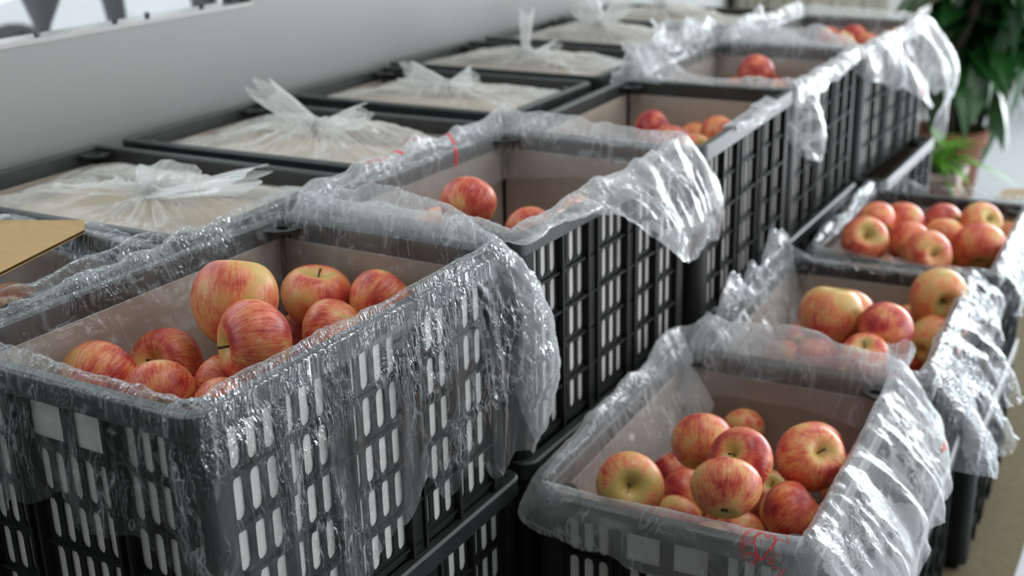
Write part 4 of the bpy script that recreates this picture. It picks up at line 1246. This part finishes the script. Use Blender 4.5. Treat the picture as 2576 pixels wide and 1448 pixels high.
def tuft(parent, p0, direction, length, r0, r1, seed, flat=.45, mat=None, up=(0, 0, 1), bend=.0, name='tuft'):
    d = Vector(direction).normalized(); u = Vector(up)
    sd = d.cross(u)
    if sd.length < .05: sd = d.cross(Vector((1, 0, 0)))
    sd.normalize(); tv = sd.cross(d).normalized()
    ns, nt = 22, 72
    S = np.linspace(0, 1, ns)[:, None]; T = np.linspace(0, 2 * math.pi, nt, endpoint=False)[None, :]
    rad = r0 + (r1 - r0) * S ** .75
    ct, st = np.cos(T), np.sin(T)
    pl = 1 + .14 * ridge(ct * 2.4, st * 2.4, S * .8, seed) * (.4 + .6 * S) + .07 * noise3(ct * 8, st * 8, S * 4, seed + 1)
    ln = length * (1 + .14 * noise3(ct * 2, st * 2, S * 0, seed + 2))
    x = rad * pl * ct; y = rad * pl * st * flat + bend * S ** 2; z = S * ln
    V = np.array(p0)[None, None] + x[..., None] * np.array(sd) + y[..., None] * np.array(tv) + z[..., None] * np.array(d)
    f = [(i * nt + k, i * nt + (k + 1) % nt, (i + 1) * nt + (k + 1) % nt, (i + 1) * nt + k) for i in range(ns - 1) for k in range(nt)]
    return link(name, mesh_from(name, V.reshape(-1, 3).tolist(), f, [mat or M['film_tied']], True), parent)


def tied_bag(key, knot, kz, seed, label, tufts, edge=-.030, dome=.022):
    """film gathered over a full crate and tied; knot in crate rim coordinates (x long side, y short side of the world)"""
    cx, cy, a, zb = PLACE[key]
    a = a - math.pi / 2
    nr, nt = 60, 260
    T = np.linspace(0, 2 * math.pi, nt, endpoint=False)
    hx, hy = B_ - .026, A_ - .026
    kx, ky = knot[0] - cx, knot[1] - cy
    # distance from the knot to the lining in each direction
    ct, st = np.cos(T), np.sin(T)
    with np.errstate(divide='ignore'):
        tx = np.where(ct > 0, (hx - kx) / ct, (-hx - kx) / ct); ty = np.where(st > 0, (hy - ky) / st, (-hy - ky) / st)
    D = np.minimum(np.abs(tx), np.abs(ty))
    S = np.linspace(.012, 1, nr)[:, None]
    x = kx + ct[None] * D[None] * S; y = ky + st[None] * D[None] * S
    z = edge + (kz - edge) * (np.exp(-S * 5.0) * .9 + .1 * (1 - S)) + dome * np.sin(np.clip(S, 0, 1) * math.pi) ** .8
    c2, s2 = ct[None] + 0 * S, st[None] + 0 * S
    pl = ridge(c2 * 5, s2 * 5, S * 1.2, seed) * .6 + ridge(c2 * 11, s2 * 11, S * 2, seed + 1) * .4
    z = z + .020 * pl * np.exp(-((S - .25) / .30) ** 2) + .010 * noise3(x * 9, y * 9, S * 0, seed + 2) + .0030 * ridge(x * 20, y * 20, S * 0, seed + 3) + .0007 * ridge(x * 60, y * 60, S * 0, seed + 4)
    z = z - .03 * np.clip((S - .93) / .07, 0, 1) ** 2
    V = np.stack([x, y, z], -1)
    f = [(i * nt + k, i * nt + (k + 1) % nt, (i + 1) * nt + (k + 1) % nt, (i + 1) * nt + k) for i in range(nr - 1) for k in range(nt)]
    o = link('tied_plastic_bag', mesh_from('tied_plastic_bag', V.reshape(-1, 3).tolist(), f, [M['film_tied']], True), None, (cx, cy, zb + H), (0, 0, a))
    tag(o, label, 'plastic bag', 'tied bags along the wall')
    for q in tufts:
        tuft(o, (kx, ky, kz - .01), q[0], q[1], q[2], q[3], seed + 50 + int(q[1] * 1000), *q[4:])
    b = MB(); b.lathe([(.001, kz - .018), (.013, kz - .012), (.015, kz - .002), (.012, kz + .006), (.001, kz + .010)], 20, kx, ky)
    link('knot', b.mesh('knot', M['film_tied'], True), o)
    # folded paper under the film
    g = 14; vs = []; fs = []
    for i in range(g + 1):
        for j in range(g + 1):
            px, py = (i / g * 2 - 1), (j / g * 2 - 1)
            vs.append((px * (hx - .004), py * (hy - .004), edge - .024 + .016 * (1 - px * px) * (1 - py * py) + .004 * math.sin(3 * px + seed) * math.cos(4 * py)))
    for i in range(g):
        for j in range(g):
            fs.append((i * (g + 1) + j, (i + 1) * (g + 1) + j, (i + 1) * (g + 1) + j + 1, i * (g + 1) + j + 1))
    t = link('paper_sheet', mesh_from('paper_sheet', vs, fs, [M['tan']], True), None, (cx, cy, zb + H), (0, 0, a))
    sm = t.modifiers.new('thickness', 'SOLIDIFY'); sm.thickness = .0015; sm.offset = -1
    tag(t, 'tan paper sheet under the ' + label.split(',')[0], 'paper', 'paper sheets in the wall crates')
    return o


tied_bag('L2', (-1.535, .215), .020, 21, 'tied milky bag in the second wall crate, broad flap to its right', [((.93, .35, .16), .15, .022, .062, .20), ((-.2, .75, .25), .06, .02, .05, .35)])
tied_bag('L3', (-1.585, .66), .022, 33, 'tied milky bag in the third wall crate, long pale tail', [((-.85, .1, .40), .14, .018, .026, .75), ((.8, .45, .22), .09, .022, .055, .35)])
tied_bag('L4', (-1.575, 1.075), .022, 47, 'tied milky bag in the fourth wall crate, rounded tail', [((-.9, -.1, .30), .10, .018, .030, .7), ((.6, .4, .3), .06, .02, .04, .5)])
l5 = tied_bag('L5', (-1.63, 1.49), .016, 59, 'tied milky bag in the fifth wall crate, upright tuft', [((.05, .05, 1), .105, .010, .026, .5), ((.8, .2, .3), .08, .014, .04, .4)])
tied_bag('L6', (-1.66, 1.95), .03, 61, 'tied milky bag in the sixth wall crate, pale paper showing', [((.6, .3, .6), .10, .014, .05, .6), ((-.6, .2, .6), .07, .014, .05, .6)])
tied_bag('L7', (-1.66, 2.37), .03, 71, 'tied milky bag in the farthest wall crate', [((.2, .0, 1), .06, .014, .04, .6), ((-.3, .3, .8), .05, .014, .04, .6)])
tuft(BOBJ['R1'], (A_ - .015, B_ - .015, .016), (.15, -.2, 1), .055, .013, .020, 91, .8, M['film_soft'])
tuft(BOBJ['M4'], (-A_ + .02, .0, .03), (-.1, .1, 1), .06, .02, .06, 92, .8, M['film_soft'])
tuft(BOBJ['M4'], (-A_ + .02, -.14, .02), (-.4, -.3, .9), .06, .02, .06, 93, .8, M['film_soft'])

# ------------------------------------------------------------------ left-edge crate: cardboard flap and a grey bag
def slab(name, quad, thick, mat):
    q = [Vector(p) for p in quad]
    n = (q[1] - q[0]).cross(q[3] - q[0]).normalized()
    if n.z < 0: n = -n
    vs = [tuple(p) for p in q] + [tuple(p - n * thick) for p in q]
    return vs, n

flap = empty('cardboard_flap', (0, 0, 0))
Q4 = [(-1.70, -.135, RZ + .046), (-1.512, .074, RZ + .013), (-1.484, .049, RZ + .011), (-1.36, -.215, RZ + .036)]
vs, n = slab('sheet', Q4, .0008, M['card'])
FS = [(0, 1, 2, 3), (7, 6, 5, 4), (0, 4, 5, 1), (1, 5, 6, 2), (2, 6, 7, 3), (3, 7, 4, 0)]
link('top_sheet', mesh_from('top_sheet', vs, FS, [M['card']]), flap)
vs2 = [tuple(Vector(v) - n * .0042) for v in vs]
link('bottom_sheet', mesh_from('bottom_sheet', vs2, FS, [M['card']]), flap)
# fluting between the two sheets, seen along the near edge
q = [Vector(v) - n * .0008 for v in Q4]
nfl = 90; vs = []; fs = []
for i in range(nfl * 2 + 1):
    t = i / (nfl * 2)
    a = q[2].lerp(q[3], t); c = q[1].lerp(q[0], t)
    h = n * (.0034 if i % 2 else 0.0)
    vs += [tuple(a - h), tuple(c - h)]
for i in range(nfl * 2):
    fs.append((2 * i, 2 * i + 1, 2 * i + 3, 2 * i + 2))
link('fluting', mesh_from('fluting', vs, fs, [M['card']]), flap)
tag(flap, 'brown corrugated cardboard flap lying across the left-edge crate', 'cardboard')
bagL1 = Bag('L1', [F_(.0, lift=.02, ho=.03), F_(.5, lift=.02, ho=.03), R_(.0, lift=.02, ho=.03), R_(.2, ho=.003, lift=-.03, top=-.02, ro=-.02, ri=.05, di=.1), R_(.8, ho=.003, lift=-.03, top=-.02, ro=-.02, ri=.06, di=.1), K_(.1, lift=.01, ho=.02),
                    K_(.5, lift=.03, ho=.03, amp=1.5), L_(.2, lift=.03, ho=.03), L_(.7, lift=.035, ho=.03, amp=1.4, ri=.03)], 909, nu=300, nv=60)
place_bag('L1', bagL1, M['film'], 'clear bag in the left-edge crate under the cardboard flap')
gb = tuft(None, (-1.66, -.055, RZ - .01), (.80, .55, .10), .10, .035, .045, 95, .6, M['film_soft'], name='loose_plastic_bag')
tag(gb, 'rounded grey bag end behind the cardboard flap', 'plastic bag')
tag(link('paper_sheet', mesh_from('paper_sheet', [(-.03, -.02, 0), (.05, -.01, .004), (.045, .03, .022), (-.02, .03, .012), (-.03, -.02, -.002), (.05, -.01, .002), (.045, .03, .02), (-.02, .03, .01)], [(0, 1, 2, 3), (7, 6, 5, 4), (0, 4, 5, 1), (1, 5, 6, 2), (2, 6, 7, 3), (3, 7, 4, 0)], [M['tan']]), None, (-.60, 1.93, RZ - .318)),
    'beige card corner sticking up behind the far low crate', 'cardboard')

# ------------------------------------------------------------------ plants
def leaf_mesh(name, ln, w, droop, fold, mat, n=8):
    vs, fs = [], []
    for i in range(n + 1):
        t = i / n
        ww = w * math.sin(math.pi * min(1, t * .96 + .03)) ** .8 * (1 - .35 * t)
        x = ln * (t - .12 * droop * t * t); z = -droop * ln * t * t
        for k, q in enumerate((-1, -.5, 0, .5, 1)):
            vs.append((x, q * ww, z + fold * ww * abs(q) + .04 * ww * math.sin(t * 14 + q)))
    for i in range(n):
        for k in range(4):
            fs.append((i * 5 + k, (i + 1) * 5 + k, (i + 1) * 5 + k + 1, i * 5 + k + 1))
    return mesh_from(name, vs, fs, [mat], True)

LV = [leaf_mesh('leaf', .24, .048, .55, .25, M['leaf']), leaf_mesh('leaf', .28, .042, .9, .3, M['leaf']), leaf_mesh('leaf', .20, .052, .35, .2, M['leaf'])]
prn = random.Random(7)

def big_plant(x, y, label, n=95, h=1.15, spread=.42, pr=.19, ph=.40, lean=0.0):
    r = empty('potted_plant', (x, y, 0))
    b = MB(); b.lathe([(.001, 0), (pr * .72, 0), (pr * .95, ph * .85), (pr * 1.06, ph * .86), (pr * 1.06, ph), (pr * .92, ph), (pr * .9, ph * .9), (.001, ph * .9)], 30)
    link('pot', b.mesh('pot', M['terracotta'], True), r)
    b = MB(); b.lathe([(.001, ph * .93), (pr * .9, ph * .91)], 24)
    link('soil', b.mesh('soil', M['soil']), r)
    tips = []
    for k in range(3):
        a = k * 2.1 + .4
        top = (lean + math.cos(a) * spread * .42, math.sin(a) * spread * .42, h * prn.uniform(.92, 1.1))
        b = MB(); b.tube([(math.cos(a) * .03, math.sin(a) * .03, ph * .9), (math.cos(a) * .05, math.sin(a) * .06, ph + .25), (top[0] * .7, top[1] * .7, h * .8), top], [.030, .026, .018, .008], 10)
        link('stem', b.mesh('stem', M['bark'], True), r); tips.append(top)
    for i in range(n):
        tp = tips[i % 3]
        f = prn.uniform(.25, 1.08)
        px, py, pz = tp[0] * f + prn.uniform(-.05, .05), tp[1] * f + prn.uniform(-.05, .05), ph + .1 + (tp[2] - ph - .1) * f + prn.uniform(-.04, .05)
        a = prn.uniform(0, 6.28)
        s = prn.uniform(.8, 1.45)
        link('leaf', prn.choice(LV), r, (px, py, pz), (prn.uniform(-.4, .4), prn.uniform(-.2, .9), a), (s, s, s))
    tag(r, label, 'plant', 'potted plants')
    return r

big_plant(-1.10, 3.85, 'dark green leafy plant in a terracotta pot beyond the crates', 190, 1.12, .46, .14, .40, .14)
big_plant(-.62, 6.35, 'second dark leafy plant at the far right edge', 90, 1.3, .5)
# small bright plant
r = empty('potted_plant', (-1.035, 3.30, 0))
b = MB(); b.box(-.085, .085, -.085, .085, 0, .345)
b.box(-.098, .098, -.098, .098, .345, .372)
me = b.mesh('pot', M['terracotta']); me.materials.append(M['pot_rim'])
me.polygons.foreach_set('material_index', [0] * 6 + [1] * 6)
link('pot', me, r)
b = MB(); b.box(-.08, .08, -.08, .08, .372, .376)
link('soil', b.mesh('soil', M['soil']), r)
LV2 = [leaf_mesh('leaf', .16, .016, 1.0, .2, M['leaf2']), leaf_mesh('leaf', .12, .020, .6, .2, M['leaf2'])]
for i in range(46):
    a = prn.uniform(0, 6.28); s = prn.uniform(.7, 1.25)
    link('leaf', prn.choice(LV2), r, (prn.uniform(-.05, .05), prn.uniform(-.05, .05), .376 + prn.uniform(0, .05)), (prn.uniform(-.2, .2), prn.uniform(-1.2, -.2), a), (s, s, s))
tag(r, 'small bright green plant in a square brown pot with pale rim', 'plant', 'potted plants')

bpy.context.view_layer.update()
